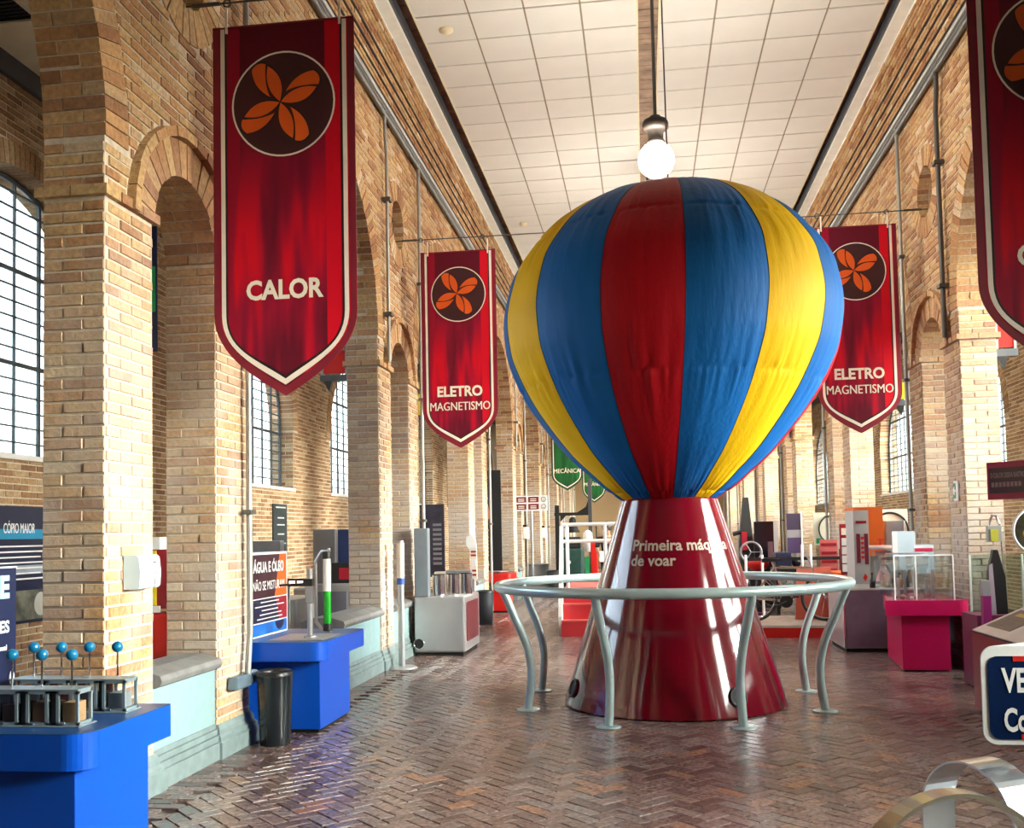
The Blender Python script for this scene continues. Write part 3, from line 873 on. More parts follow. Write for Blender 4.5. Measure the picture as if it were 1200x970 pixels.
# ================================================================== HANGING BANNERS
def shield(w, h, tip, inset=0.0, n=14):
    """banner outline: straight sides, curved shoulders running down to a point (top left clockwise negative z)"""
    W = w / 2 - inset; T = -inset; B = -h + inset * 1.35; sh = -h + tip
    pts = [(-W, 0 if inset else 0), (W, 0)]
    def side(sg):
        out = []
        for i in range(n + 1):
            t = i / n
            # cubic: leaves vertically, arrives at about 40 degrees
            p0 = Vector((W, sh)); p1 = Vector((W, sh - tip * .42)); p2 = Vector((W * .52, B + (tip * .26))); p3 = Vector((0, B))
            q = p0 * (1 - t) ** 3 + p1 * 3 * t * (1 - t) ** 2 + p2 * 3 * t * t * (1 - t) + p3 * t ** 3
            out.append((sg * q.x, q.y))
        return out
    return pts + side(1) + side(-1)[::-1][1:]
def clothmat(name, dark, mid, bright):
    """printed cloth: bright stripe down the right, dull field at the top, soft diagonal streaks"""
    m, n, l, b = newmat(name)
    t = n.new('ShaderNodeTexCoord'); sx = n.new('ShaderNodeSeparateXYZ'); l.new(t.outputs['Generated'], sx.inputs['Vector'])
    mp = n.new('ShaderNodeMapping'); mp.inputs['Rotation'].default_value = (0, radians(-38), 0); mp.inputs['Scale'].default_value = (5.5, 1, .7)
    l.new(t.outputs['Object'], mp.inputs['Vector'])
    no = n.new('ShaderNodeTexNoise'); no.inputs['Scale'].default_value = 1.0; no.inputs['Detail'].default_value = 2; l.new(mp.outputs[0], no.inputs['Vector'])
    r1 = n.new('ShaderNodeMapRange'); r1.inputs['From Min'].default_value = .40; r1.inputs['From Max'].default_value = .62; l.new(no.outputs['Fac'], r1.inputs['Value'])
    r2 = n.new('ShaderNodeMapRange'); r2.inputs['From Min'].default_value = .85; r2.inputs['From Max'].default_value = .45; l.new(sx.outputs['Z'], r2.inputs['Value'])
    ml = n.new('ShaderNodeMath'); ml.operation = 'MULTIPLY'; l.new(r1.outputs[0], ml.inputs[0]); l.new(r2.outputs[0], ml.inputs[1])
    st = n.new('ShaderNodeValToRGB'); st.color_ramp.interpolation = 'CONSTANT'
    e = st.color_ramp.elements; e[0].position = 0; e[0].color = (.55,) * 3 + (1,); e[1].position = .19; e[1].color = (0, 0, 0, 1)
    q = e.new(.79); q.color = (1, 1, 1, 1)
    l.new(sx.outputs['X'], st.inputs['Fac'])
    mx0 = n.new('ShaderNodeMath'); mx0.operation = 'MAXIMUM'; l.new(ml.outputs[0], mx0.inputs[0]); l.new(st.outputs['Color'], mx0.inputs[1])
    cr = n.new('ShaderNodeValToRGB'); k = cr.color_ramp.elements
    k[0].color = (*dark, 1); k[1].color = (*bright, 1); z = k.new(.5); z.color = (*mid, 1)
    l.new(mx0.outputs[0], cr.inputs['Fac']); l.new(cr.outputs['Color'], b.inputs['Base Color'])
    b.inputs['Roughness'].default_value = .6; b.inputs['Specular IOR Level'].default_value = .25
    MATS[name] = m; return m
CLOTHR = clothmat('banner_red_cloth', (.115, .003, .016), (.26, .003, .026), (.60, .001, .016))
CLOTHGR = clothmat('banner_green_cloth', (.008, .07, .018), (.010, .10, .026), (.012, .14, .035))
DISC = mat('banner_disc', (.045, .006, .010), .6, var=.25, nscale=3)
PETAL = mat('petal_orange', (.72, .10, .006), .6, var=.06)
OUTL = mat('petal_outline', (.012, .004, .005), .6)
EDGE = mat('banner_edge', (.20, .004, .02), .6)
EDGEG = mat('banner_edge_green', (.008, .06, .02), .6)
LINE = mat('banner_line', (.86, .77, .69), .6)
def quadb(p0, c, p1, n=10):
    out = []
    for i in range(n + 1):
        t = i / n; ctl = (2 * c[0] - .5 * (p0[0] + p1[0]), 2 * c[1] - .5 * (p0[1] + p1[1]))
        out.append(((1 - t) ** 2 * p0[0] + 2 * t * (1 - t) * ctl[0] + t * t * p1[0], (1 - t) ** 2 * p0[1] + 2 * t * (1 - t) * ctl[1] + t * t * p1[1]))
    return out
LEAF = quadb((0, 0), (.48, .155), (1, .0)) + quadb((1, 0), (.52, -.19), (0, 0))[1:-1]
HALF = quadb((.20, .20), (.62, .43), (1.06, .42)) + quadb((1.06, .42), (1.14, .22), (1.06, .03))[1:] + quadb((1.06, .03), (.60, .18), (.20, .20))[1:-1]
def banner(name, label, group, cx, y, ztop, w, h, tip, words, red=True, logo=True, small=False):
    th = thing(name, label, 'banner', (cx, y, ztop), group)
    O = Vector((cx, y, ztop))
    U, V, N = FRONT
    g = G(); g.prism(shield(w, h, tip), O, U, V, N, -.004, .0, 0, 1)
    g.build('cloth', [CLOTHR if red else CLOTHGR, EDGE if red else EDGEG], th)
    ed = G(); ed.ring2d(shield(w, h, tip, .0), shield(w, h, tip, .045 * w), O, U, V, N, .0012); ed.build('edge', EDGE if red else EDGEG, th)
    ln = G(); ln.ring2d(shield(w, h, tip, .055 * w), shield(w, h, tip, .085 * w), O, U, V, N, .002)
    # open at the top: the line runs down the sides only
    ln.f = ln.f[1:]; ln.m = ln.m[1:]; ln.sm = ln.sm[1:]
    ln.build('border_line', LINE, th)
    dk = G(); dk.ring2d(shield(w, h, tip, .085 * w), shield(w, h, tip, .10 * w), O, U, V, N, .0016); dk.f = dk.f[1:]; dk.m = dk.m[1:]; dk.sm = dk.sm[1:]; dk.build('border_dark_line', OUTL, th)  # dark line printed inside the pale border
    if logo:
        c = (0, -.222 * h); R = .352 * w; nn = 48
        circ = lambda r: [(c[0] + r * cos(2 * pi * i / nn), c[1] + r * sin(2 * pi * i / nn)) for i in range(nn)]
        em = G(); em.flat(circ(R), O, U, V, N, .0018).build('emblem_disc', DISC, th)
        e2 = G(); e2.ring2d(circ(R * 1.035), circ(R), O, U, V, N, .003).build('emblem_ring', LINE, th)
        pe = G(); L = .78 * R
        cc = (c[0] - .02 * w, c[1] + .012 * w)
        for q in range(4):
            a = radians(18.7 + 90 * q); ca, sa = cos(a), sin(a)
            tr = lambda P, s=1.0, m=(0, 0): [(cc[0] + L * (ca * (m[0] + (x - m[0]) * s) - sa * (m[1] + (z - m[1]) * s)), cc[1] + L * (sa * (m[0] + (x - m[0]) * s) + ca * (m[1] + (z - m[1]) * s))) for x, z in P]
            for P, m in ((LEAF, (.5, -.01)), (HALF, (.75, .22))):
                pe.flat(tr(P, 1.10, m), O, U, V, N, .0030, 0)
                pe.flat(tr(P, .97, m), O, U, V, N, .0042, 1)
        pe.build('emblem_petals', [OUTL, PETAL], th)
    for body, dz, hh, ww in words: G().text(body, O + EZ * (-dz), U, V, N, .0025, h=hh, w=ww, bold=.035 if len(body) < 8 else .018).build('lettering', OFFW, th)
    for sx_ in (-.40, .40):
        G().box(cx + sx_ * w - .008, cx + sx_ * w + .008, y - .008, y + .002, ztop - .05, ztop + .135).build('strap', OFFW, th)
    bar = G(); bar.cyl((cx - w / 2, y + .003, ztop - .01), (cx + w / 2, y + .003, ztop - .01), .008, n=8); bar.build('top_bar', MATS['banner_edge'], th)
    return th
RGRP = 'red banners hung across the hall'
YB = [pair_y(k) + 1.015 for k in PAIRS]
banner('hanging_banner', 'large red banner reading CALOR hung beside the nearest left arch', RGRP, -2.355, YB[1], 5.065, 1.0, 2.56, .56, [('CALOR', 1.90, .125, .54)])
banner('hanging_banner', 'red banner reading ELETRO MAGNETISMO hung on the left of the balloon', RGRP, -2.275, YB[2], 5.17, .97, 2.52, .50, [('ELETRO', 1.86, .125, .58), ('MAGNETISMO', 2.04, .105, .77)])
banner('hanging_banner', 'red banner reading ELETRO MAGNETISMO partly hidden behind the balloon right side', RGRP, 2.60, YB[2], 5.19, .97, 2.52, .50, [('ELETRO', 1.86, .125, .58), ('MAGNETISMO', 2.04, .105, .77)])
banner('hanging_banner', 'red banner cut by the right edge of the photo, nearest on the right', RGRP, 2.56, YB[1], 5.02, 1.0, 2.56, .56, [('CALOR', 1.90, .125, .54)])
GGRP = 'green banners hung far down the hall'
banner('hanging_banner', 'nearer green banner reading MECANICA in front of far left piers', GGRP, -2.31, YB[5], 5.2, .95, 2.36, .50, [('MECÂNICA', 1.82, .13, .80)], red=False, logo=True)
banner('hanging_banner', 'farther green banner reading MECANICA, lower beside the balloon', GGRP, -1.80, YB[6] + .1, 5.05, .86, 2.42, .52, [('MECÂNICA', 1.80, .12, .70)], red=False, logo=True)
for i, (yy, zz, lab) in enumerate(((YB[1], 5.235, 'thin steel cable carrying the nearest pair of red banners across the hall'), (YB[2], 5.34, 'thin steel cable carrying the two ELETRO MAGNETISMO banners across the hall'), (YB[5], 5.37, 'thin steel cable carrying the nearer green banner'), (YB[6] + .1, 5.22, 'thin steel cable carrying the farther green banner'))):
    t = thing('tension_cable', lab, 'cable', (0, yy, zz), 'cables strung wall to wall')
    G().tube([(XL - .02, yy, zz), (0.19, yy, zz - .01), (XR + .02, yy, zz)], .007, 6).build('wire', PIPED, t)
    for x in (-2.75, -1.95, 2.17, 2.98):
        G().tube([(x + .026 * cos(a), yy, zz - .004 + .026 * sin(a)) for a in [2 * pi * j / 12 for j in range(12)]], .007, 5, closed=True).build('ring', PIPED, t)
    for x in (XL + .16, XR - .16): G().cyl((x - .1, yy, zz), (x + .1, yy, zz), .014, n=8).build('turnbuckle', PIPED, t)

# ================================================================== PIPES ON THE WALLS
for side in (-1, 1):
    X = (XL if side < 0 else XR) - side * .07; s_ = 'left' if side < 0 else 'right'
    t = thing('conduit_run', 'pair of parallel conduit pipes running high along the %s arcade wall' % s_, 'pipe', (X, 4, 6.7))
    for z, m, r in ((6.66, CONDUIT, .03), (6.80, PIPE, .03), (6.73, PIPED, .022)):
        G().tube([(X, 4.0, z), (X, 43, z)], r, 8).build('pipe', m, t)
    for k in PAIRS[1:]:
        y = pair_y(k)
        if k >= (2 if side < 0 else 1) or (side < 0 and k == 1):
            pth = [(X, y + .20, 6.70), (X, y + .20, 6.45), (X - side * .0, y + .26, 6.2), (X, y + .26, 4.6), (X, y + .26, 3.64)]
            t = thing('wall_pipe', 'slim pipe from conduits to impost, pair %s of piers along the %s wall' % ({1: 'two', 2: 'three', 3: 'four', 4: 'five', 5: 'six', 6: 'seven', 0: 'one'}[k], s_), 'pipe', (X, y + .26, 3.6), 'slim pipes down the arcade walls')
            G().tube(pth, .022 if side < 0 else .028, 8).build('pipe', PIPED if side > 0 else PIPE, t)
            for z in (4.2, 5.6): G().box(X - .05, X + .05, y + .2, y + .32, z, z + .04).build('bracket', PIPED, t)
        yp = y + A3 - (.13 if k == 0 else .06) if side < 0 else y + A3 - .10
        zb = .5 if (side < 0 and k == 0) else .06
        t = thing('wall_pipe', 'full height grey pipe on the %s pier %s' % (s_, {0: 'behind the CALOR banner', 1: 'beside the steel cabinet' if side < 0 else 'nearest the exit sign', 2: 'beside the red table' if side < 0 else 'behind the orange cabinet', 3: 'four pairs along', 4: 'five pairs along', 5: 'six pairs along', 6: 'at the far end'}[k]), 'pipe', (X, yp, zb), 'long pipes down the arcade walls')
        G().tube([(X, yp, 6.7), (X, yp, .95 if zb > .1 else zb)] + ([(X, yp + .0, .85), (X - .0, yp - .04, .62), (X, yp - .05, zb)] if zb > .1 else []), .024, 10).build('pipe', PIPE, t)
        for z in (1.74, 3.4, 5.0): G().box(X - .035, X + .035, yp - .05, yp + .05, z, z + .035).build('bracket', PIPED, t)
t = thing('junction_box', 'blue grey conduit fitting at the foot of the pipe above the waste bin', 'junction box', (XL + .06, 7.05, .5))
G().obox((XL + .055, 7.05, .50), EY, EZ, EX, .17, .045, .04).build('box', mat('blue_grey_steel', (.18, .26, .33), .4, metal=.4), t, bevel=.008)
G().cyl((XL + .055, 7.12, .5), (XL + .055, 7.28, .5), .055, n=14).build('collar', RAILM, t)

# ================================================================== LAMPS AND CEILING FITTINGS
def pendant(x, y, z, label):
    t = thing('pendant_lamp', label, 'lamp', (x, y, z), 'globe pendants hung through the ceiling slot')
    G().sphere((x, y, z), .2, 22).build('globe', YBULB, t)
    G().lathe([(.0001, .50), (.06, .50), (.075, .47), (.13, .45), (.145, .42), (.145, .36), (.12, .34), (.09, .32), (.085, .24), (.105, .2), (.10, .17), (.0001, .17)], (x, y, z), 24).build('fitter', mat('bronze_fitter', (.030, .022, .017), .6, metal=.2), t)
    G().cyl((x, y, z + .5), (x, y, 8.08), .02, n=10).build('stem', PIPED, t)
pendant(.235, 11.0, 5.72, 'glowing white globe pendant above the balloon crown')
for y, w_ in ((17.0, 'second'), (23.0, 'third'), (29.0, 'fourth'), (35.0, 'fifth')):
    pendant(.2, y, 5.72, 'glowing white globe pendant hidden behind the balloon, %s from the front' % w_)
t = thing('rope', 'thin dark rope from the balloon crown up through the ceiling slot', 'rope', (.29, BCY, 4.7))
G().tube([(.30, BCY, 4.70), (.285, BCY, 6.5), (.27, BCY, 8.08)], .007, 6).build('cord', PIPED, t)
for x, y, w_ in ((-2.129 * CS, 10.93 * CS, 'nearer'), (-2.112 * CS, 18.18 * CS, 'farther')):
    t = thing('smoke_detector', 'round cream smoke detector on the left ceiling tiles, %s one' % w_, 'detector', (x, y, CEIL), 'smoke detectors')
    G().lathe([(.0001, -.055), (.045, -.05), (.06, -.03), (.085, -.022), (.09, 0), (.0001, 0)], (x, y, CEIL), 20).build('body', CREAM, t)
t = thing('ceiling_vent', 'black slatted air vent in a pale frame on the left aisle ceiling', 'vent', (-5.95, 7.9, ACEIL))
g = G()
vx0, vx1, vy0, vy1 = -6.2, -5.46, 7.45, 8.36
g.box(vx0, vx1, vy0, vy0 + .05, ACEIL - .03, ACEIL); g.box(vx0, vx1, vy1 - .05, vy1, ACEIL - .03, ACEIL); g.box(vx0, vx0 + .05, vy0, vy1, ACEIL - .03, ACEIL); g.box(vx1 - .05, vx1, vy0, vy1, ACEIL - .03, ACEIL)
g.build('frame', CREAM, t)
G().box(vx0 + .05, vx1 - .05, vy0 + .05, vy1 - .05, ACEIL - .004, ACEIL).build('void', BLACKM, t)
slat = None
n_ = 14
for i in range(n_):
    y = vy0 + .07 + (vy1 - vy0 - .14) * i / (n_ - 1)
    G().obox(((vx0 + vx1) / 2, y, ACEIL - .015), EX, Vector((0, .7, .7)), Vector((0, -.7, .7)), (vx1 - vx0) / 2 - .055, .014, .002).build('slat', PIPED, t)
# ================================================================== EXHIBITS, LEFT SIDE
def onX(x, y0, y1, z0, z1, t=.006, side=1):
    return G().box(min(x, x + side * t), max(x, x + side * t), y0, y1, z0, z1)
def counter(name, label, x0, x1, y0, y1, top, ap, px0, px1, py0, py1, m, mt, r=.11, cat='table', round_left=False):
    t = thing(name, label, cat, ((x0 + x1) / 2, (y0 + y1) / 2, 0))
    pts = []
    for cx, cy, a, rr in ((x1 - r, y0 + r, -pi / 2, r), (x1 - .012, y1 - .012, 0, .012), (x0 + .012, y1 - .012, pi / 2, .012), (x0 + (r if round_left else .012), y0 + (r if round_left else .012), pi, r if round_left else .012)):
        for i in range(9):
            q = a + pi / 2 * i / 8; pts.append((cx + rr * cos(q), cy + rr * sin(q)))
    G().prism(pts, (0, 0, 0), EX, EY, EZ, top - ap, top - .004).build('apron', m, t)
    G().prism(pts, (0, 0, 0), EX, EY, EZ, top - .004, top).build('tabletop', mt, t)
    G().box(px0, px1, py0, py1, .03, top - ap).build('pedestal', m, t, bevel=.004)
    G().box(px0 + .02, px1 - .02, py0 + .02, py1 - .02, 0, .03).build('kick_base', BLACKM, t)
    return t
# ---- nearest blue counter with the rows of sample boxes
counter('exhibit_table', 'blue exhibit table in the left foreground with rows of sample boxes', -3.95, -2.335, 3.87, 4.62, .75, .155, -3.8, -2.42, 3.93, 4.55, BLUE, BLUETOP)
def sample_row(label, xr, yf, n, sp, cube, depth, hgt, wood, rodlabel, names, dark):
    th = thing('sample_rack', label, 'rack', (xr - n * sp / 2, yf + depth / 2, .75), 'clear sided racks of sample boxes')
    fm = mat('rack_frame', (.26, .33, .36), .35, metal=.3)
    x_left = xr - n * sp - .02
    G().box(x_left, xr + .012, yf - .012, yf + depth + .012, .75, .757).build('base_plate', fm, th, bevel=.002)
    for i in range(n):
        x1 = xr - i * sp; x0 = x1 - cube
        z0, z1 = .757, .75 + hgt; b = .013
        c = G()
        for xx in (x0, x1 - b):
            for yy in (yf, yf + depth - b): c.box(xx, xx + b, yy, yy + b, z0, z1)
        for zz in (z0, z1 - b):
            for yy in (yf, yf + depth - b): c.box(x0, x1, yy, yy + b, zz, zz + b)
            for xx in (x0, x1 - b): c.box(xx, xx + b, yf, yf + depth, zz, zz + b)
        cell = c.build('cell_frame', fm, th, kind='stuff')
        gl = G().box(x0 + .004, x1 - .004, yf + .004, yf + depth - .004, z0 + .004, z1 - .004).build('window', ACRYL, cell)
        if i in wood: G().box(x0 + .02, x1 - .02, yf + .02, yf + depth - .02, z0 + .003, z0 + hgt * .62).build('wood_block', WOOD, cell)
        else: G().box(x0 + .02, x1 - .02, yf + .02, yf + depth - .02, z0 + .003, z0 + hgt * .55).build('sample_block', dark, cell)
        if i:
            G().box(x1, x1 + sp - cube, yf + .02, yf + depth - .02, z0, z0 + hgt * .9).build('divider', BLACK, th)
        s = G().cyl((x1 + .006 if False else x1 - cube / 2 - .012, yf - .001, .762), (x1 - cube / 2 - .012, yf - .001, .770), .005, n=8); s.build('screw', CHROME, th)
    G().box(x_left, xr - .0, yf, yf + depth, .75 + hgt, .75 + hgt + .008).build('lid_plate', fm, th, bevel=.002)
    for i, nm in enumerate(names):
        if nm is None: continue
        x = xr - i * sp - cube * .62; y = yf + depth * .5
        k = thing('ball_handle', nm, 'handle', (x, y, .75 + hgt + .008), 'blue ball handles on steel rods')
        G().cyl((x, y, .75 + hgt + .008), (x, y, .75 + hgt + .128), .0045, n=10).build('rod', CHROME, k)
        G().sphere((x, y, .75 + hgt + .152), .026, 18).build('ball', TEALBALL, k)
sample_row('front rack of clear sample boxes with wood blocks on the blue table', -2.462, 4.02, 4, .143, .104, .115, .155, (0, 1), '', ['blue ball handle on a rod, right end of the front rack', 'blue ball handle on a rod, middle of the front rack', 'blue ball handle on a rod, front rack at the photo left edge', None], mat('brown_sample', (.12, .05, .03), .5, var=.2))
sample_row('rear rack of clear sample boxes near the blue table right corner', -2.435, 4.36, 4, .143, .115, .12, .150, (), '', ['blue ball handle alone at the right end of the rear rack', 'blue ball handle second from right on the rear rack', 'blue ball handle third from right on the rear rack', 'blue ball handle at the left end of the rear rack'], mat('grey_sample', (.20, .23, .24), .5, var=.2))
# dark blue sign standing on that table, seen nearly edge on
t = thing('table_sign', 'dark blue upright sign with pale blue letters on the nearest blue table', 'sign', (-3.09, 4.1, .75))
O = Vector((-3.075, 4.49, .75))
G().box(-3.10, -3.08, 3.5, 4.495, .75, 1.44).build('panel', NAVY, t, bevel=.004)
g = G().box(-3.081, -3.077, 3.5, 4.495, 1.434, 1.442); g.build('rim', PURE, t)
g = G(); g.text('ÁGUA E', O + EZ * .545 - EY * .05, EY, EZ, EX, -.003, h=.10, align='R', bold=.05); g.build('heading', PALEB, t)
g = G(); g.text('DIFERENTES', O + EZ * .375 - EY * .05, EY, EZ, EX, -.003, h=.055, align='R', bold=.03); g.build('lettering', PURE, t)
g = G(); g.text('visual', O + EZ * .29 - EY * .07, EY, EZ, EX, -.003, h=.025, align='R', bold=.03); g.build('small_lettering', PURE, t)
G().prism([(0.02 * cos(a) - .03, .15 + .035 * sin(a)) for a in [2 * pi * i / 16 for i in range(16)]], O, EY, EZ, EX, -.005, -.002).build('white_spot', PURE, t)
# hand sanitiser on the first pier
t = thing('soap_dispenser', 'pale blue and white hand sanitiser dispenser on the nearest left pier', 'dispenser', (XL + .012, 5.56, 1.37))
prof = [(0, -.09), (.06, -.105), (.105, -.09), (.115, -.02), (.11, .06), (.085, .095), (0, .10)]
g = G(); g.prism([(-v, u) for u, v in []] or [(.085, -.1), (.10, -.085), (.105, .0), (.095, .085), (.08, .1), (0, .1), (0, -.1)], (XL + .014, 5.44, 1.37), EX, EZ, -EY, -.25, 0)
g.build('cover', mat('dispenser_white', (.62, .76, .84), .35, var=.02), t, bevel=.012)
G().box(XL + .118, XL + .121, 5.60, 5.625, 1.42, 1.428).build('slot', BLACK, t)
G().tube([(XL + .116, 5.65, 1.40), (XL + .12, 5.62, 1.36), (XL + .12, 5.61, 1.30), (XL + .117, 5.61, 1.275)], .002, 5).build('seam', BLACK, t)
# things seen in the aisle through the first narrow arch
t = thing('aisle_totem', 'tall totem seen through the nearest narrow arch, yellow panel over red cabinet', 'totem', (-4.22, 8.1, 0))
G().box(-4.42, -4.02, 8.0, 8.3, .40, .93).build('red_base', RED, t, bevel=.004)
G().box(-4.40, -4.05, 8.03, 8.3, 0, .40).build('dark_foot', BLACKM, t)
G().box(-4.40, -4.04, 8.02, 8.28, .97, 1.48).build('back_panel', REDD, t)
G().box(-4.40, -4.185, 8.005, 8.02, 1.0, 1.47).build('yellow_panel', YELLOW, t)
G().box(-4.34, -4.225, 8.0, 8.006, 1.04, 1.43).build('panel_print', mat('print_ochre', (.62, .47, .0), .5), t)
G().box(-4.42, -4.14, 7.99, 8.2, 1.48, 1.585).build('header', PURE, t)
G().box(-4.42, -4.15, 7.985, 8.02, .94, .995).build('ledge', PURE, t)
t = thing('aisle_banner', 'dark banner with a green strip hanging behind the nearest narrow arch', 'banner', (-4.2, 8.0, 4.2), 'banners hung in the left aisle')
G().box(-4.5, -4.165, 8.0, 8.012, 3.2, 4.35).build('cloth', NAVY, t)
G().box(-4.215, -4.18, 7.994, 8.0, 3.55, 3.95).build('green_strip', mat('green_print', (.01, .30, .10), .5), t)
G().cyl((-4.5, 8.006, 4.36), (-4.15, 8.006, 4.36), .015, n=8).build('top_rod', PIPED, t)
G().cyl((-4.3, 8.006, 4.36), (-4.3, 8.006, ACEIL), .006, n=6).build('hanger', PIPED, t)
# poster on the aisle wall at the left edge
t = thing('wall_poster', 'navy poster reading CÓPIO MAIOR with a photograph, left edge of the photo', 'poster', (OL + .03, 9.0, 1.4))
PX = OL + .02
G().box(OL + .012, PX, 7.3, 9.75, .75, 1.93).build('panel', NAVY, t)
G().text('CÓPIO MAIOR', (PX, 9.40, 1.66), *FACEL, .003, h=.10, align='R', bold=.03, w=.50).build('heading', PURE, t)
G().box(PX, PX + .002, 7.3, 9.7, 1.60, 1.70).build('cyan_band', CYAN, t)
for i in range(7):
    b = G().box(PX, PX + .003, 7.5, 9.62 - .06 * (i % 3), 1.52 - i * .055, 1.535 - i * .055); b.build('text_line', PURE, t)
G().box(PX, PX + .0015, 7.3, 9.7, 1.245, 1.335).build('pale_band', mat('print_grey_blue', (.30, .36, .44), .5), t)
G().box(PX, PX + .003, 8.0, 9.72, .78, 1.08).build('photo', mat('print_photo', (.14, .15, .12), .5, var=.7, nscale=7), t)
G().prism([(.11 * cos(a), .11 * sin(a) * 1.1) for a in [2 * pi * i / 20 for i in range(20)]], (PX, 9.5, .93), *FACEL, .003, .005).build('photo_dish', mat('print_dish', (.5, .5, .46), .5), t)
# ---- bin and second blue counter
def bin_(label, x, y, r, h, m, group='black waste bins beside exhibit tables'):
    t = thing('waste_bin', label, 'bin', (x, y, 0), group)
    G().lathe([(r * .82, 0), (r * .84, .01), (r, h * .93), (r, h * .95)], (x, y, 0), 28).build('body', m, t)
    G().lathe([(r * 1.02, h * .94), (r * 1.04, h), (r * .9, h + .008), (r * .86, h * .97), (r * .82, h * .3), (.0001, h * .3)], (x, y, 0), 28).build('rim', BLACK, t)
    return t
GLOSSB = mat('gloss_black', (.012, .016, .02), .16, var=.1)
bin_('round black waste bin beside the second blue table', -2.81, 7.20, .135, .55, GLOSSB)
counter('exhibit_table', 'second blue table holding the water and oil exhibit', -3.62, -2.50, 7.43, 8.54, .74, .15, -3.45, -2.60, 7.62, 8.42, BLUE, BLUETOP)
t = thing('table_sign', 'upright sign reading ÁGUA E ÓLEO on the second blue table', 'sign', (-3.18, 8.0, .74))
sx = -3.17
G().box(sx - .02, sx, 7.6, 8.44, .74, 1.44).build('board', PURE, t, bevel=.003)
G().box(sx, sx + .002, 7.63, 8.41, 1.06, 1.42).build('upper_print', mat('print_dark_red_navy', (.05, .010, .02), .45, var=.5, nscale=1.2), t)
G().prism([(.50, 1.06), (.78, 1.06), (.78, 1.42), (.62, 1.42)], (sx, 7.63, 0), *FACEL, .002, .0035).build('orange_print', ORANGE, t)
G().box(sx, sx + .002, 7.63, 8.41, .86, 1.05).build('text_print', NAVY, t)
G().prism([(.60, .86), (.78, .86), (.78, 1.05), (.52, 1.05)], (sx, 7.63, 0), *FACEL, .002, .0035).build('red_print', REDD, t)
G().box(sx, sx + .002, 7.63, 8.41, .755, .85).build('blue_print', mat('print_blue', (.01, .16, .62), .4, var=.2), t)
G().prism([(.1 * cos(a), .075 * sin(a)) for a in [pi + pi * i / 14 for i in range(15)]], (sx, 8.24, .845), *FACEL, .002, .004).build('drop_print', NAVY, t)
G().text('ÁGUA E ÓLEO', (sx, 8.0, 1.275), *FACEL, .005, h=.085, w=.68, bold=.03).build('heading', PURE, t)
G().text('NÃO SE MISTURAM', (sx, 8.0, 1.125), *FACEL, .005, h=.075, w=.70, bold=.03).build('subheading', PURE, t)
for i, (a, b) in enumerate(((7.82, 8.22), (7.70, 8.34), (7.84, 8.2), (7.80, 8.28), (7.74, 8.30))):
    G().box(sx, sx + .005, a, b, 1.02 - i * .034, 1.028 - i * .034).build('text_line', PURE, t)
# the water and oil apparatus
ax, ay = -2.72, 7.75
t = thing('water_oil_apparatus', 'steel post with clamped green and white liquid tube on second blue table', 'apparatus', (ax, ay, .74))
G().box(-3.0, -2.56, 7.55, 8.05, .74, .746).build('tray', STEEL, t, bevel=.002)
G().lathe([(.0001, 0), (.055, 0), (.05, .012), (.03, .02), (.0001, .02)], (ax, ay, .746), 20).build('foot', STEEL, t)
G().cyl((ax, ay, .75), (ax, ay, 1.30), .024, n=16).build('post', STEEL, t)
G().cyl((ax + .05, ay + .0, .86), (ax + .05, ay, 1.36), .013, n=12).build('side_rod', STEEL, t)
ux, uy = -2.565, 7.72
for z0, z1, nm in ((1.355, 1.44, 'upper_arm'), (.87, .80, 'lower_arm')):
    G().tube([(ax + .05, ay, z0), (ax + .105, ay, z1), (ux, uy, z1), (ux + .03, uy, z1)], .014, 8).build(nm, STEEL, t)
G().cyl((ux, uy, .80), (ux, uy, .86), .036, n=20).build('lower_cap', BLACK, t)
G().cyl((ux, uy, 1.38), (ux, uy, 1.44), .036, n=20).build('upper_cap', BLACK, t)
G().cyl((ux, uy, .86), (ux, uy, 1.12), .031, n=24).build('green_liquid', GREEN, t)
G().cyl((ux, uy, 1.12), (ux, uy, 1.38), .031, n=24).build('white_liquid', TUBEW, t)
G().sphere((ux + .02, uy, 1.455), .012, 10).build('knob', CHROME, t)
G().box(ax - .05, ax + .03, ay - .03, ay + .03, 1.16, 1.22).build('clamp', BLACK, t, bevel=.004)
G().cyl((ax - .05, ay, 1.18), (ax - .25, ay - .02, 1.17), .009, n=8).build('lever', BLACK, t)
G().box(ax - .03, ax + .03, ay - .028, ay + .028, 1.02, 1.16).build('bracket', STEELD, t, bevel=.003)
# ---- exhibits standing in the left aisle behind the counter
def steel_cabinet(label, x0, x1, y0, y1, h, px0, px1, ph, group=None, panelm=STEELD):
    t = thing('steel_cabinet', label, 'cabinet', ((x0 + x1) / 2, (y0 + y1) / 2, 0), group)
    G().box(x0 + .03, x1 - .03, y0 + .03, y1 - .03, 0, .045).build('plinth', BLACKM, t)
    G().box(x0, x1, y0, y1, .045, h).build('body', STEEL, t, bevel=.025)
    if px0 is not None:
        G().box(px0, px1, y0 + .02, y0 + .16, h, ph).build('upright_panel', panelm, t, bevel=.012)
    return t
c1 = steel_cabinet('grey steel cabinet with tall panel in aisle left of the water tube', -5.15, -4.25, 11.6, 12.6, .8, -5.1, -4.45, 1.53, 'grey cabinets in the left aisle')
G().box(-4.8, -4.5, 11.6, 11.615, 1.28, 1.40).build('glossy_label', PALEB, c1)
c2 = steel_cabinet('grey steel cabinet with tall panel in aisle behind the water tube', -4.95, -4.05, 13.4, 14.3, .85, -4.66, -4.33, 1.67, 'grey cabinets in the left aisle')
c3 = thing('framed_display', 'pale framed panel on a stand in the aisle right of the water tube', 'panel', (-3.95, 11.9, 0))
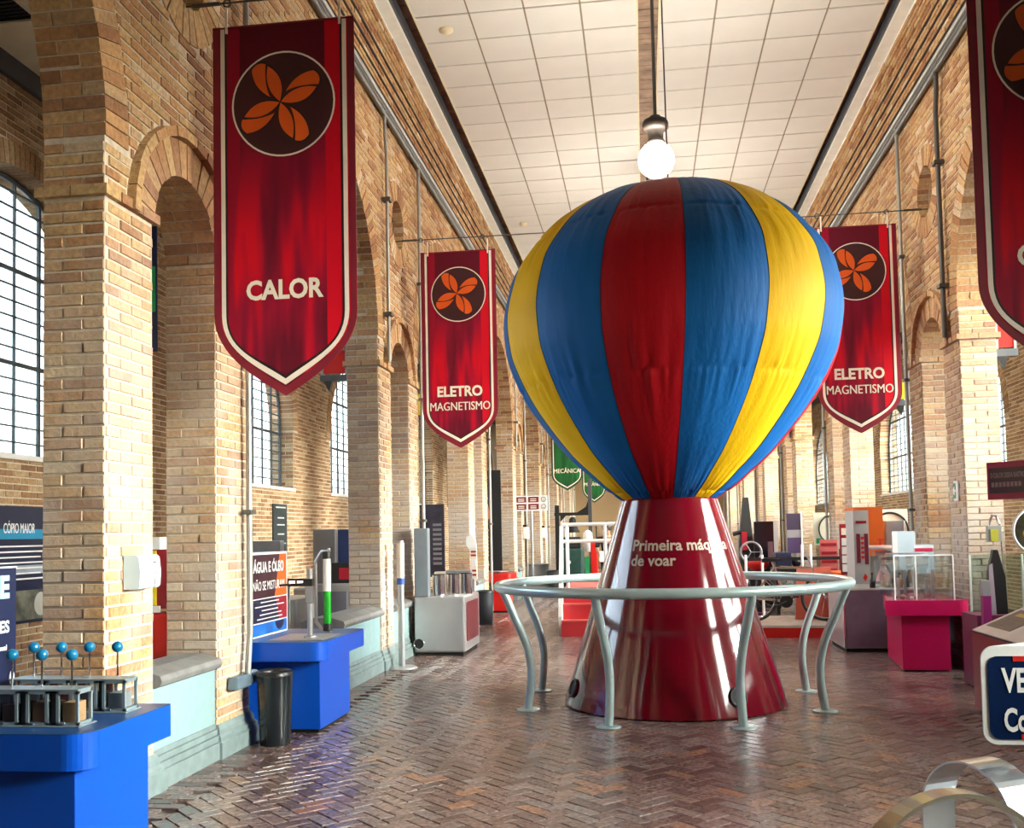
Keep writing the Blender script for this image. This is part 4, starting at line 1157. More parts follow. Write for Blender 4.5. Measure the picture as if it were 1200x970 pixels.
G().box(-4.13, -3.62, 11.9, 11.95, .38, .98).build('frame', STEEL, c3, bevel=.02)
G().box(-4.08, -3.70, 11.885, 11.9, .46, .88).build('screen', mat('violet_grey', (.22, .22, .28), .4), c3)
G().box(-3.92, -3.86, 11.93, 11.99, 0, .4).build('stand', STEELD, c3)
c4 = thing('blue_board', 'narrow blue and white panel in the aisle just left of the orange lit pier', 'panel', (-4.2, 13.0, 0))
G().box(-4.16, -4.0, 13.0, 13.05, 1.1, 1.66).build('panel', mat('poster_blue', (.05, .10, .35), .4), c4)
G().box(-4.19, -4.16, 12.99, 13.05, 1.1, 1.66).build('white_edge', PURE, c4)
G().box(-4.15, -4.05, 13.0, 13.05, 0, 1.1).build('leg', STEELD, c4)
c5 = thing('dark_screen', 'small dark screen with reddish picture in aisle beside the orange lit pier', 'screen', (-3.95, 12.6, 0))
G().box(-4.12, -3.74, 12.6, 12.66, .92, 1.22).build('display', BLACK, c5, bevel=.01)
G().box(-4.02, -3.85, 12.594, 12.6, 1.0, 1.15).build('picture', REDD, c5)
G().box(-3.98, -3.9, 12.61, 12.66, 0, .92).build('stand', STEELD, c5)
c6 = thing('light_strip', 'small glowing red and white light display in aisle beside the ÁGUA sign', 'display', (-4.3, 11.3, 0))
G().box(-4.4, -4.02, 11.3, 11.42, .98, 1.07).build('housing', BLACKM, c6, bevel=.01)
for x in (-4.36, -4.22, -4.12): G().box(x, x + .07, 11.294, 11.3, 1.015, 1.045).build('lamp', mat('lit_display', (.9, .3, .2), .4, emit=(1, .45, .35), estr=3), c6)
G().cyl((-4.25, 11.36, 0), (-4.25, 11.36, .98), .02, n=10).build('stand', STEELD, c6)
t = thing('wall_poster', 'tall dark chalkboard like poster on the left aisle wall below the window', 'poster', (OL + .02, 16.25, 1.55))
G().box(OL + .012, OL + .03, 15.95, 16.6, .95, 2.15).build('board', mat('slate', (.02, .03, .035), .6, var=.2), t)
for i, (w, z) in enumerate(((.45, 2.08), (.3, 1.9), (.34, 1.78), (.3, 1.62), (.45, 1.46), (.4, 1.2), (.36, 1.13), (.44, 1.06), (.4, 1.0))):
    G().box(OL + .03, OL + .034, 16.3 - w / 2, 16.3 + w / 2, z, z + .022).build('chalk_line', mat('chalk', (.55, .6, .6), .7), t)
def exit_sign(label, O, fr, w=.24, h=.16):
    U, V, N = fr; O = Vector(O)
    t = thing('exit_sign', label, 'sign', O, 'green exit signs on the brick')
    G().obox(O + N * .018, U, V, N, w / 2, h / 2, .006).build('plate', PURE, t)
    G().obox(O + N * .026 - U * .04, U, V, N, w * .26, h * .38, .002).build('green_field', EXITG, t)
    G().prism([(-.05, .03), (.0, .05), (.0, .02), (.05, .0), (.0, -.02), (.0, -.05), (-.05, -.03)], O - U * .03, U, V, N, .0275, .029).build('arrow', PURE, t)
exit_sign('small green exit sign on the left aisle wall beside the dark poster', (OL, 14.95, 1.93), FACEL)
exit_sign('small green exit sign on the right pier beside the acrylic case', (XR, 11.42, 1.93), FACER, .15, .22)
# ---- barrier pole, steel cabinet exhibit, red counter
t = thing('barrier_pole', 'steel pole with round base and pinkish sleeve beside the steel cabinet', 'pole', (-2.87, 11.35, 0))
G().lathe([(.0001, 0), (.185, 0), (.185, .012), (.155, .028), (.05, .035), (.0001, .035)], (-2.87, 11.35, 0), 32).build('base', STEEL, t)
G().cyl((-2.87, 11.35, .03), (-2.87, 11.35, 1.0), .038, n=18).build('pole', STEEL, t)
G().cyl((-2.87, 11.35, 1.06), (-2.87, 11.35, 1.47), .046, n=20).build('sleeve', PINKW, t)
G().cyl((-2.87, 11.35, .985), (-2.87, 11.35, 1.06), .047, n=20).build('blue_collar', mat('collar_blue', (.03, .09, .40), .4), t)
G().cyl((-2.87, 11.35, 1.47), (-2.87, 11.35, 1.50), .04, n=18).build('top_cap', STEEL, t)
t = steel_cabinet('steel cabinet with tall panel and dark red inset between the left piers and balloon', -2.99, -2.325, 12.5, 13.62, .76, -2.985, -2.80, 1.65, None, mat('blue_grey_panel', (.25, .30, .345), .4, metal=.5))
G().prism(rrect(12.62, 13.5, .17, .68, .05), (-2.325, 0, 0), EY, EZ, EX, -.002, .006).build('red_inset', mat('inset_red', (.13, .02, .03), .3), t)
vg = G().cyl((-2.93, 12.505, .16), (-2.93, 12.49, .16), .065, n=24).build('round_grille', BLACKM, t)
G().tube([(-2.93 + .066 * cos(a), 12.492, .16 + .066 * sin(a)) for a in [2 * pi * i / 24 for i in range(24)]], .006, 6, closed=True).build('grille_ring', CHROME, vg)
for i, (x, y, w_) in enumerate(((-2.72, 12.78, 'left'), (-2.56, 12.95, 'middle'), (-2.42, 13.12, 'right'))):
    k = thing('chrome_cylinder', 'polished metal cylinder standing on the steel cabinet, %s of three' % w_, 'cylinder', (x, y, .76), 'chrome cylinders on the steel cabinet')
    G().cyl((x, y, .76), (x, y, 1.03), .085, n=28).build('drum', CHROME, k)
    G().lathe([(.0001, .27), (.088, .27), (.088, .282), (.0001, .282)], (x, y, .76), 28).build('lid', BLACK, k)
t = thing('grey_pillar', 'second grey upright panel behind the steel cabinet at aisle edge', 'panel', (-3.0, 15.2, 0))
G().box(-3.12, -2.72, 15.2, 15.35, 0, 1.0).build('column', STEELD, t, bevel=.01)
G().box(-3.30, -3.12, 15.2, 15.35, 0, .98).build('white_side', CREAMP, t)
t = thing('timeline_poster', 'tall dark printed poster under the far left window behind the piers', 'poster', (-4.9, 20.0, 0))
G().box(-4.75, -4.12, 20.0, 20.05, .7, 2.2).build('board', mat('dark_poster', (.03, .028, .05), .5, var=.5, nscale=5), t)
for i in range(9): G().box(-4.36, -4.18, 19.992, 20.0, 1.75 - .1 * i, 1.80 - .1 * i).build('print_block', mat('poster_grey', (.22, .22, .26), .5), t)
for x in (-4.7, -4.2): G().box(x, x + .05, 20.0, 20.05, 0, .7).build('leg', STEELD, t)
t = thing('aisle_curtain', 'dark doorway curtain with a pale cone figure behind the red table', 'curtain', (-4.1, 19.5, 0))
pts = G(); pts.box(-4.4, -3.2, 21.9, 21.95, 0, 3.0); pts.build('cloth', BLACKM, t)
G().prism([(-.12, 1.9), (.12, 1.9), (.0, 2.45)], (-3.55, 21.9, 0), *FRONT, .0, .01).build('cone_print', mat('cone_pink', (.55, .25, .14), .5), t)
t = counter('exhibit_table', 'red exhibit table between left piers with a round dish on top', -3.40, -2.64, 19.28, 20.1, .77, .17, -3.06, -2.72, 19.4, 20.05, RED, RED, r=.1)
bin_('black bin in front of the red table beside the steel cabinet', -2.78, 16.9, .15, .58, mat('dark_bin', (.03, .035, .045), .45))
t = thing('round_dish', 'shallow round metal dish on the red table', 'dish', (-2.98, 19.5, .77))
G().lathe([(.0001, .02), (.1, .02), (.22, .035), (.24, .05), (.22, .045), (.0001, .03)], (-2.95, 19.5, .77), 28).build('dish', STEEL, t)
G().lathe([(.0001, 0), (.08, 0), (.04, .02), (.0001, .022)], (-2.95, 19.5, .77), 16).build('foot', STEEL, t)
t = thing('dish_spout', 'small metal tap on a stand behind the dish on the red table', 'tap', (-3.25, 19.6, .77))
G().box(-3.3, -3.2, 19.55, 19.65, .77, .82).build('base', STEEL, t); G().cyl((-3.25, 19.6, .8), (-3.25, 19.6, 1.0), .02, n=10).build('stem', STEEL, t); G().cyl((-3.25, 19.6, .95), (-3.12, 19.55, .95), .015, n=8).build('spout', STEEL, t)
t = thing('paddle_sign', 'paddle shaped white sign with red striped handle by the left piers', 'sign', (-2.92, 16.5, 0))
X_, Y_ = -2.93, 16.5
G().cyl((X_ + .03, Y_, .012), (X_ + .03, Y_, .80), .025, n=10).build('post', STEELD, t)
G().lathe([(.0001, 0), (.1, 0), (.1, .012), (.0001, .012)], (X_ + .03, Y_, 0), 16).build('foot', STEELD, t)
G().box(X_ - .02, X_ + .09, Y_ - .02, Y_ + .01, .80, 1.31).build('handle_panel', OFFW, t)
for z in (.86, .93, 1.19, 1.25): G().box(X_ - .01, X_ + .08, Y_ - .03, Y_ - .02, z, z + .03).build('red_stripe', REDD, t)
G().box(X_, X_ + .07, Y_ - .03, Y_ - .02, 1.02, 1.14).build('white_window', PURE, t)
G().prism([(-.05, 1.29), (.07, 1.31), (.06, 1.46), (-.02, 1.56), (-.11, 1.51), (-.11, 1.38)], (X_ + .02, Y_, 0), *FRONT, -.01, .02).build('paddle_head', WHITE, t)
# signs slung in the arches
def arch_light(label, x, y, z, m, w=.34, h=.3, side=-1):
    t = thing('arch_lightbox', label, 'sign', (x, y, z), 'small box signs slung inside the arches')
    G().box(x - w / 2, x + w / 2, y, y + .05, z, z + h).build('face', m, t)
    for xx in (x - w / 2 - .03, x + w / 2): G().box(xx, xx + .03, y - .01, y + .06, z - .02, z + h + .3).build('side_rail', STEELD, t)
    G().box(x - w / 2 - .04, x + w / 2 + .04, y - .02, y + .08, z - .10, z - .02).build('tray', DARKG, t)
    G().prism([(-.06, 0), (.06, 0), (.02, -.14)], (x - w * .3, y, z - .10), *FRONT, -.05, .02).build('clip', BLACK, t)
    G().cyl((x, y + .025, z + h), (x, y + .025, ACEIL), .008, n=6).build('hanger', PIPED, t)
arch_light('red box sign on a black bracket under the big left arch', -4.02, 12.5, 3.72, RED, .30, .3)
arch_light('yellow box sign slung in the second big left arch', -3.95, 17.0, 3.7, YELLOW, .24, .36)
arch_light('red box sign in grey rails beside the nearest right pier', 4.0, 11.4, 3.5, RED, .16, .3)
arch_light('yellow box sign in grey rails between banner and right pier', 3.80, 15.0, 3.42, YELLOW, .14, .28)

# ================================================================== FAR END OF THE HALL
t = thing('info_board', 'white board of four dark red panels and two round faces, far left piers', 'sign', (-2.8, 24.2, 0))
bz = 2.12
G().box(-3.18, -2.38, 24.2, 24.24, bz, bz + .37).build('board', PURE, t)
for i in range(2):
    for j in range(2):
        x0 = -3.15 + i * .30; z0 = bz + .03 + j * .175
        p = G().box(x0, x0 + (.25 if i == 0 else .26), 24.19, 24.2, z0, z0 + .14).build('red_panel', mat('panel_dark_red', (.16, .005, .02), .5), t)
        for q in range(2): G().box(x0 + .05, x0 + .2, 24.185, 24.19, z0 + .03 + q * .045, z0 + .05 + q * .045).build('text_line', OFFW, p)
for j in range(2):
    c = (-2.47, 24.19, bz + .10 + j * .175)
    r = G().tube([(c[0] + .055 * cos(a), c[1], c[2] + .06 * sin(a)) for a in [2 * pi * i / 20 for i in range(20)]], .006, 5, closed=True).build('face_ring', BLACK, t)
    G().tube([(c[0] + .03 * cos(a), c[1], c[2] + .03 * sin(a)) for a in [pi * 1.15 + pi * .7 * i / 8 for i in range(9)]], .005, 5).build('mouth', BLACK, r)
    for xx in (-.018, .018): G().sphere((c[0] + xx, c[1], c[2] + .02), .007, 6).build('eye', BLACK, r)
G().cyl((-2.78, 24.23, 0), (-2.78, 24.23, bz), .03, n=10).build('post', STEELD, t)
t = thing('steel_drum_counter', 'round brushed steel counter at the far left before the piers', 'counter', (-2.95, 25.8, 0))
G().lathe([(.40, .03), (.40, .72)], (-2.95, 25.9, 0), 36).build('shell', STEEL, t)
G().lathe([(.0001, .72), (.43, .72), (.43, .76), (.0001, .76)], (-2.95, 25.9, 0), 36).build('top', STEELD, t)
G().lathe([(.36, 0), (.36, .03)], (-2.95, 25.9, 0), 24).build('base', BLACKM, t)
bin_('dark bin with a white liner beside the round steel counter', -2.28, 24.6, .2, .62, mat('dark_bin2', (.04, .045, .05), .5))
for i in range(2):
    yy = pair_y(3) + 1.6 if i == 0 else pair_y(4) + .2; z = 1.42
    t = thing('paper_dispenser', 'small white wall dispenser on the far left piers, %s one' % ('left' if i == 0 else 'right'), 'dispenser', (XL + .02, yy, z), 'white wall dispensers')
    G().box(XL + .012, XL + .14, yy, yy + .3, z, z + .3).build('cover', PURE, t, bevel=.02)
    G().box(XL + .012, XL + .1, yy + .08, yy + .2, z + .3, z + .36).build('cap', BLACK, t)
# stairs with white railing behind the balloon
t = thing('red_step_platform', 'red stepped platform with white railings behind the balloon left side', 'platform', (-.4, 15.5, 0))
for i, (y0, h) in enumerate(((14.78, .24), (15.02, .47), (15.26, .70))):
    s = G().box(-1.28, 1.0, y0, 17.0, h - .23 if i else .0, h - .02).build('step', mat('step_red', (.55, .03, .04), .5), t)
    G().box(-1.28, 1.0, y0 - .015, 17.0 if i == 2 else y0 + .26, h - .02, h).build('tread_edge', mat('tread_pink', (.62, .10, .09), .5), s)
for x in (-1.32, 1.0):
    g = G(); g.prism([(14.85, 0), (15.02, 0), (15.42, 1.66), (15.30, 1.66), (14.74, .3)], (x, 0, 0), EY, EZ, EX, 0, .05); g.build('side_plate', WHITE, t)
for z in (.82, 1.42, 1.68): G().cyl((-1.28, 15.36, z), (1.0, 15.36, z), .028, n=10).build('rail', WHITE, t)
for x in (-1.21, -.62, .3, .95): G().cyl((x, 15.36, .7), (x, 15.36, 1.68), .028, n=10).build('upright', WHITE, t)
# bell on its bracket
t = thing('bell_stand', 'black iron bell hanging from a bracket between dark posts far down the hall', 'bell', (-2.0, 26.5, 0))
G().box(-2.40, -2.29, 26.45, 26.6, 0, 2.3).build('post', BLACKM, t)
G().box(-1.50, -1.40, 26.45, 26.6, 0, 3.0).build('tall_post', DARKG, t)
G().box(-2.42, -1.4, 26.48, 26.56, 2.02, 2.10).build('beam', BLACKM, t)
G().prism([(-1.5, 2.1), (-1.5, 2.42), (-1.56, 2.25), (-1.68, 2.17), (-1.8, 2.1)], (0, 26.5, 0), *FRONT, -.03, .03).build('scroll_bracket', BLACKM, t)
G().prism([(-2.26, 2.02), (-2.1, 2.02), (-2.26, 1.85)], (0, 26.5, 0), *FRONT, -.03, .03).build('brace', BLACKM, t)
G().lathe([(.0001, .42), (.05, .42), (.09, .36), (.11, .2), (.15, .08), (.21, .0), (.19, .0), (.0001, .1)], (-1.93, 26.52, 1.56), 24).build('bell', BLACKM, t)
# machines and figure beyond the platform
t = thing('green_machine', 'dark green antique machine seen through the white railing', 'machine', (-1.7, 25.4, 0))
G().box(-2.15, -1.6, 25.2, 26.0, .35, 1.15).build('body', mat('machine_green', (.02, .07, .06), .4, var=.3), t, bevel=.05)
G().box(-2.2, -1.55, 25.15, 26.05, .2, .35).build('bed', BLACKM, t)
G().box(-2.1, -1.65, 25.3, 25.8, 1.15, 1.45).build('head', BLACKM, t, bevel=.03)
for x in (-2.1, -1.72): G().box(x, x + .1, 25.25, 25.9, 0, .2).build('foot', BLACKM, t)
G().cyl((-1.95, 25.15, .8), (-1.95, 25.21, .8), .05, n=14).build('dial', PURE, t)
t = thing('red_pump', 'red and white upright pump like machine left of the standing person', 'machine', (-1.32, 24.6, 0))
G().box(-1.46, -1.20, 24.5, 24.8, .0, .12).build('base', BLACKM, t)
G().box(-1.36, -1.18, 24.52, 24.78, .12, 1.36).build('red_column', RED, t, bevel=.03)
G().box(-1.51, -1.36, 24.55, 24.75, .12, .95).build('green_column', EXITG, t, bevel=.02)
G().lathe([(.0001, 1.5), (.05, 1.48), (.11, 1.42), (.12, 1.2), (.11, .95), (.0001, .95)], (-1.42, 24.62, .12), 16).build('white_globe', PURE, t)
G().cyl((-1.20, 24.6, 1.36), (-1.20, 24.6, 1.8), .02, n=8).build('mast', BLACK, t)

# ---- the person
def skin_body(name, joints, edges, m, parent, sub=2):
    me = bpy.data.meshes.new(name); off = Vector(parent.location)
    me.from_pydata([tuple(Vector(p) - off) for p, r in joints], edges, [])
    o = bpy.data.objects.new(name, me); COL.objects.link(o); o.parent = parent; me.materials.append(m)
    o.modifiers.new('skin', 'SKIN'); 
    for i, (p, r) in enumerate(joints):
        sv = me.skin_vertices[0].data[i]; sv.radius = (r, r) if not isinstance(r, tuple) else r; sv.use_root = (i == 0)
    s = o.modifiers.new('sub', 'SUBSURF'); s.levels = sub; s.render_levels = sub
    return o
px, py = -.86, 23.0
t = thing('person', 'person in black top with orange cloth and white paper behind the railing', 'person', (px, py, 0))
J = [((px, py, .93), (.15, .11)), ((px, py, 1.15), (.14, .10)), ((px, py, 1.36), (.17, .10)), ((px, py, 1.47), (.06, .06)), ((px - .01, py - .02, 1.55), (.055, .055)), ((px - .02, py - .03, 1.64), (.085, .10)), ((px - .02, py - .02, 1.72), (.07, .08)),
     ((px - .20, py, 1.40), .055), ((px - .26, py - .05, 1.15), .045), ((px - .17, py - .25, 1.02), .033), ((px - .13, py - .31, 1.0), .03),
     ((px + .20, py, 1.40), .055), ((px + .26, py - .03, 1.15), .045), ((px + .20, py - .22, .98), .033), ((px + .17, py - .28, .96), .03),
     ((px - .09, py, .84), .09), ((px - .10, py - .03, .48), .062), ((px - .10, py, .10), .045), ((px - .10, py - .14, .04), .035),
     ((px + .09, py, .84), .09), ((px + .12, py + .02, .48), .062), ((px + .13, py + .06, .10), .045), ((px + .14, py - .08, .04), .035)]
E_ = [(0, 1), (1, 2), (2, 3), (3, 4), (4, 5), (5, 6), (2, 7), (7, 8), (8, 9), (9, 10), (2, 11), (11, 12), (12, 13), (13, 14), (0, 15), (15, 16), (16, 17), (17, 18), (0, 19), (19, 20), (20, 21), (21, 22)]
skin_body('body', J, E_, SKIN, t)
top = [((px, py, .90), (.165, .125)), ((px, py, 1.15), (.155, .115)), ((px, py, 1.36), (.185, .115)), ((px, py, 1.45), (.09, .08)), ((px - .21, py, 1.40), .07), ((px - .265, py - .05, 1.17), .058), ((px + .21, py, 1.40), .07), ((px + .265, py - .03, 1.17), .058)]
skin_body('top', top, [(0, 1), (1, 2), (2, 3), (2, 4), (4, 5), (2, 6), (6, 7)], CLOTHG, t)
trs = [((px, py, .92), (.165, .125)), ((px - .09, py, .82), .105), ((px - .10, py - .03, .48), .08), ((px - .10, py, .10), .065), ((px + .09, py, .82), .105), ((px + .12, py + .02, .48), .08), ((px + .13, py + .06, .10), .065)]
skin_body('trousers', trs, [(0, 1), (1, 2), (2, 3), (0, 4), (4, 5), (5, 6)], mat('dark_denim', (.02, .025, .05), .85, var=.2), t)
g = G(); g.lathe([(.0001, .145), (.06, .135), (.10, .09), (.118, .02), (.112, -.05), (.09, -.08)], (px - .015, py + .008, 1.665), 20); g.build('hair', HAIR, t)
f = G()
for sx_ in (-.035, .035): f.sphere((px - .02 + sx_, py - .118, 1.66), .012, 8)
f.build('eyes', BLACK, t)
G().prism([(-.012, 0), (.012, 0), (.004, .05), (-.004, .05)], (px - .02, py - .115, 1.61), *FRONT, 0, .022).build('nose', SKIN, t)
G().box(px - .045, px + .005, py - .121, py - .112, 1.578, 1.588).build('mouth', mat('lips', (.28, .09, .07), .5), t)
for sx_ in (-1, 1): G().sphere((px - .02 + sx_ * .088, py - .02, 1.645), .024, 8).build('ear', SKIN, t)
for sx_, hx, hy, hz in ((-1, px - .13, py - .31, 1.0), (1, px + .17, py - .28, .96)):
    G().obox((hx, hy - .03, hz - .005), EX, EY, EZ, .036, .045, .016).build('palm', SKIN, t, bevel=.012)
    for q in range(4): G().tube([(hx - .03 + q * .02, hy - .07, hz), (hx - .03 + q * .02, hy - .115 - .01 * (q in (1, 2)), hz - .008), (hx - .03 + q * .02, hy - .135, hz - .035)], [.010, .009, .007], 6).build('finger', SKIN, t)
    G().tube([(hx - sx_ * .034, hy - .02, hz), (hx - sx_ * .06, hy - .05, hz + .012), (hx - sx_ * .058, hy - .085, hz + .015)], [.012, .010, .008], 6).build('thumb', SKIN, t)
for sx_, x, y in ((-1, px - .10, py), (1, px + .13, py + .06)):
    G().obox((x, y - .06, .045), EX, EY, EZ, .05, .13, .042).build('shoe', BLACK, t, bevel=.03)
p = thing('paper_sheet', 'white paper held by the person behind the railing', 'paper', (px - .1, py - .42, 1.0))
G().obox((px - .08, py - .43, 1.0), EX, Vector((0, .5, .85)), Vector((0, -.85, .5)), .10, .14, .002).build('sheet', PURE, p)
p = thing('orange_jacket', 'orange jacket hanging over the arm of the person behind the railing', 'jacket', (px + .2, py - .2, .95))
g = G()
vv = []; ff = []
for i in range(9):
    for j in range(7):
        a = (i / 8 - .5) * pi; vv.append((px + .235 + .09 * (j / 6 - .5) * 2 + .012 * sin(j * 2.2 + i), py - .15 + .11 * sin(a) * (1 + .1 * sin(j)), 1.075 - (.0 if abs(a) < .5 else (abs(a) - .5) * .42) + .01 * cos(j * 2)))
for i in range(8):
    for j in range(6): ff.append((i * 7 + j, i * 7 + j + 1, (i + 1) * 7 + j + 1, (i + 1) * 7 + j))
g.add(vv, ff, 0, True); o = g.build('cloth', CLOTHO, p); so = o.modifiers.new('thick', 'SOLIDIFY'); so.thickness = .012
# ================================================================== EXHIBITS, RIGHT SIDE
# magenta counter with its acrylic case
t = thing('exhibit_table', 'magenta exhibit table with a clear acrylic case, right of the balloon', 'table', (2.9, 11.6, 0))
top = [(2.52, 10.97)] + [(3.26 + .11 * sin(a), 11.02 - .11 * cos(a)) for a in [pi / 2 * i / 6 for i in range(7)]] + [(3.37, 12.1), (2.78, 12.2), (2.66, 11.6)]
ft = [(2.52 + .08 * 0, 10.95)] + top[1:]
G().prism(top, (0, 0, 0), EX, EY, EZ, .60, .756).build('apron', MAG, t)
G().prism(top, (0, 0, 0), EX, EY, EZ, .756, .762).build('tabletop', mat('magenta_top', (.36, .03, .10), .25, var=.05), t)
G().prism([(2.69, 11.03), (3.17, 10.99), (3.28, 12.1), (2.80, 12.15)], (0, 0, 0), EX, EY, EZ, .02, .60).build('pedestal', MAG, t)
G().prism([(2.71, 11.06), (3.15, 11.02), (3.26, 12.07), (2.82, 12.12)], (0, 0, 0), EX, EY, EZ, 0, .02).build('kick_base', BLACKM, t)
k = thing('acrylic_case', 'clear acrylic display case standing on the magenta table', 'case', (2.95, 11.4, .762))
for nm, b in (('front_pane', (2.64, 3.25, 11.06, 11.068)), ('back_pane', (2.78, 3.25, 12.0, 12.008)), ('right_pane', (3.25, 3.258, 11.06, 12.0)), ('left_pane', (2.70, 2.708, 11.1, 12.0)), ('middle_pane', (3.0, 3.006, 11.07, 12.0))):
    G().box(*b, .762, 1.235).build(nm, ACRYL, k)
for nm, b in (('front_edge', (2.64, 3.25, 11.058, 11.070)), ('back_edge', (2.78, 3.25, 12.0, 12.01))):
    G().box(*b, 1.228, 1.24).build(nm, PURE, k)
for x in (2.64, 2.86, 3.245): G().box(x, x + .012, 11.056, 11.07, .762, 1.235).build('corner_strip', PURE, k)
for i, (x, y, r, m, w_) in enumerate(((2.72, 11.3, .03, BLACK, 'dark stone'), (2.76, 11.2, .034, SKIN, 'pinkish stone'), (2.84, 11.16, .022, OFFW, 'pale pebble'))):
    o = G().sphere((x, y, .762 + r * .7), r, 12, sz=.7).build('sample_stone', m); o.location = (0, 0, 0)
    tag(o, 'small %s lying on the magenta table under the acrylic case' % w_, 'stone', 'small stones on the magenta table')
for x, y, h, w_ in ((2.98, 11.6, .32, 'left'), (3.14, 11.5, .30, 'right'), (2.83, 11.75, .2, 'shortest')):
    o = G().box(x, x + .035, y, y + .012, .762, .762 + h).build('white_strip', PURE)
    tag(o, 'upright white card strip in the acrylic case, %s of three' % w_, 'card', 'card strips in the acrylic case')
def leaflet(label, x0, x1, y, z0, z1, red):
    t = thing('stand_sign', label, 'sign', ((x0 + x1) / 2, y, 0))
    G().prism(rrect(x0, x1, z0, z1, .02), (0, y, 0), *FRONT, -.012, 0).build('panel', mat('panel_pale_blue', (.55, .68, .78), .25, var=.05), t)
    if red:
        G().box(x0 + .01, x1 - .01, y - .003, y, z1 - .085, z1 - .045).build('red_band', mat('band_pink_red', (.60, .02, .09), .5), t)
        G().box(x0, x1, y - .002, y, z1 - .045, z1 - .02).build('white_header', PURE, t)
    else:
        G().box(x0, x0 + .06, y - .004, y, z0, z1).build('white_edge', PURE, t)
    G().box((x0 + x1) / 2 - .015, (x0 + x1) / 2 + .015, y + .012, y + .03, 0.012, z1 - .05).build('post', STEELD, t)
    G().box((x0 + x1) / 2 - .1, (x0 + x1) / 2 + .1, y - .03, y + .06, 0, .012).build('foot', STEELD, t)
    return t
leaflet('tall pale blue glossy sign behind the acrylic case', 2.98, 3.25, 12.5, 1.02, 1.49, False)
leaflet('pale sign with pinkish red header behind acrylic case by the dark pier', 3.17, 3.395, 12.28, .98, 1.33, True)
# grey cabinet with bottles and vortex tube
t = steel_cabinet('purple grey steel cabinet behind the magenta table with bottles on top', 2.41, 3.34, 12.7, 13.7, .79, None, None, None, None)
G().box(2.415, 2.43, 12.69, 12.705, .05, .78).build('bright_edge', CHROME, t)
G().box(2.44, 3.33, 12.688, 12.70, .06, .77).build('front_sheet', mat('mauve_sheet', (.17, .12, .17), .35, metal=.4, var=.1), t)
k = thing('vortex_tube', 'clear cylinder with hourglass funnel standing on the purple grey cabinet', 'apparatus', (2.98, 13.0, .79))
G().cyl((2.98, 13.0, .80), (2.98, 13.0, 1.26), .14, n=28, caps=False).build('tube', ACRYL, k)
G().lathe([(.10, 0), (.085, .06), (.02, .2), (.015, .24), (.06, .32), (.10, .38)], (2.98, 13.0, .86), 24).build('funnel', mat('pink_glass', (.55, .22, .22), .2), k)
G().lathe([(.0001, 0), (.15, 0), (.15, .012), (.0001, .012)], (2.98, 13.0, .79), 28).build('base_disc', STEELD, k)
G().lathe([(.0001, 0), (.17, 0), (.17, .055), (.0001, .055)], (2.98, 13.0, 1.26), 28).build('top_ring', mat('pink_acrylic', (.62, .42, .40), .2), k)
G().cyl((2.95, 13.0, 1.315), (2.95, 13.0, 1.40), .012, n=8).build('tap_stem', RED, k); G().cyl((2.90, 13.0, 1.39), (3.0, 13.0, 1.39), .01, n=8).build('tap_handle', RED, k)
for i, (x, y, m, h, w_) in enumerate(((2.80, 12.82, BLACK, .17, 'dark one at the left'), (2.93, 12.78, mat('copper_bottle', (.32, .12, .05), .3), .17, 'copper one at the left'), (3.06, 12.80, BLACK, .18, 'dark one in the middle'), (3.13, 12.84, MATS['copper_bottle'], .16, 'copper one at the right'), (3.24, 12.82, BLACK, .2, 'dark one at the right'))):
    b = thing('bottle', 'small bottle on the purple grey cabinet, %s' % w_, 'bottle', (x, y, .79), 'bottles on the purple grey cabinet')
    G().lathe([(.0001, 0), (.036, 0), (.036, h * .55), (.016, h * .75), (.016, h), (.0001, h)], (x, y, .79), 16).build('body', m, b)
    G().lathe([(.0001, 0), (.018, 0), (.018, .02), (.0001, .02)], (x, y, .79 + h), 12).build('cap', BLACK, b)
t = thing('violet_lit_panel', 'low panel painted as lit violet beside the bright edge of the purple grey cabinet', 'panel', (2.6, 14.2, 0))
G().box(2.60, 2.78, 14.0, 14.1, .02, .66).build('panel', PURPLE, t); G().box(2.68, 2.75, 13.99, 14.0, .42, .60).build('dark_inset', BLACK, t); G().box(2.62, 2.76, 14.1, 14.3, 0, .3).build('support', STEELD, t)  # violet light on the panel is put into its base colour
# cream board, steel column
t = thing('cream_board', 'cream board with a dark ring under the right window', 'board', (3.55, 14.9, 0))
G().box(3.30, 3.78, 14.9, 14.95, .9, 1.80).build('board', CREAMP, t)
G().tube([(3.53 + .25 * cos(a), 14.895, 1.50 + .25 * sin(a)) for a in [2 * pi * i / 40 for i in range(40)]], .014, 6, closed=True).build('ring', BLACK, t)
for x in (3.34, 3.7): G().box(x, x + .04, 14.91, 14.95, 0, .9).build('leg', STEELD, t)
t = thing('steel_column', 'dark grey steel column in front of the cream board', 'column', (3.42, 14.2, 0))
G().box(3.30, 3.55, 14.2, 14.4, .02, 1.63).build('body', STEELD, t, bevel=.01); G().box(3.545, 3.565, 14.19, 14.21, .02, 1.63).build('white_strip', PURE, t); G().box(3.32, 3.53, 14.22, 14.38, 0, .02).build('foot', BLACKM, t)
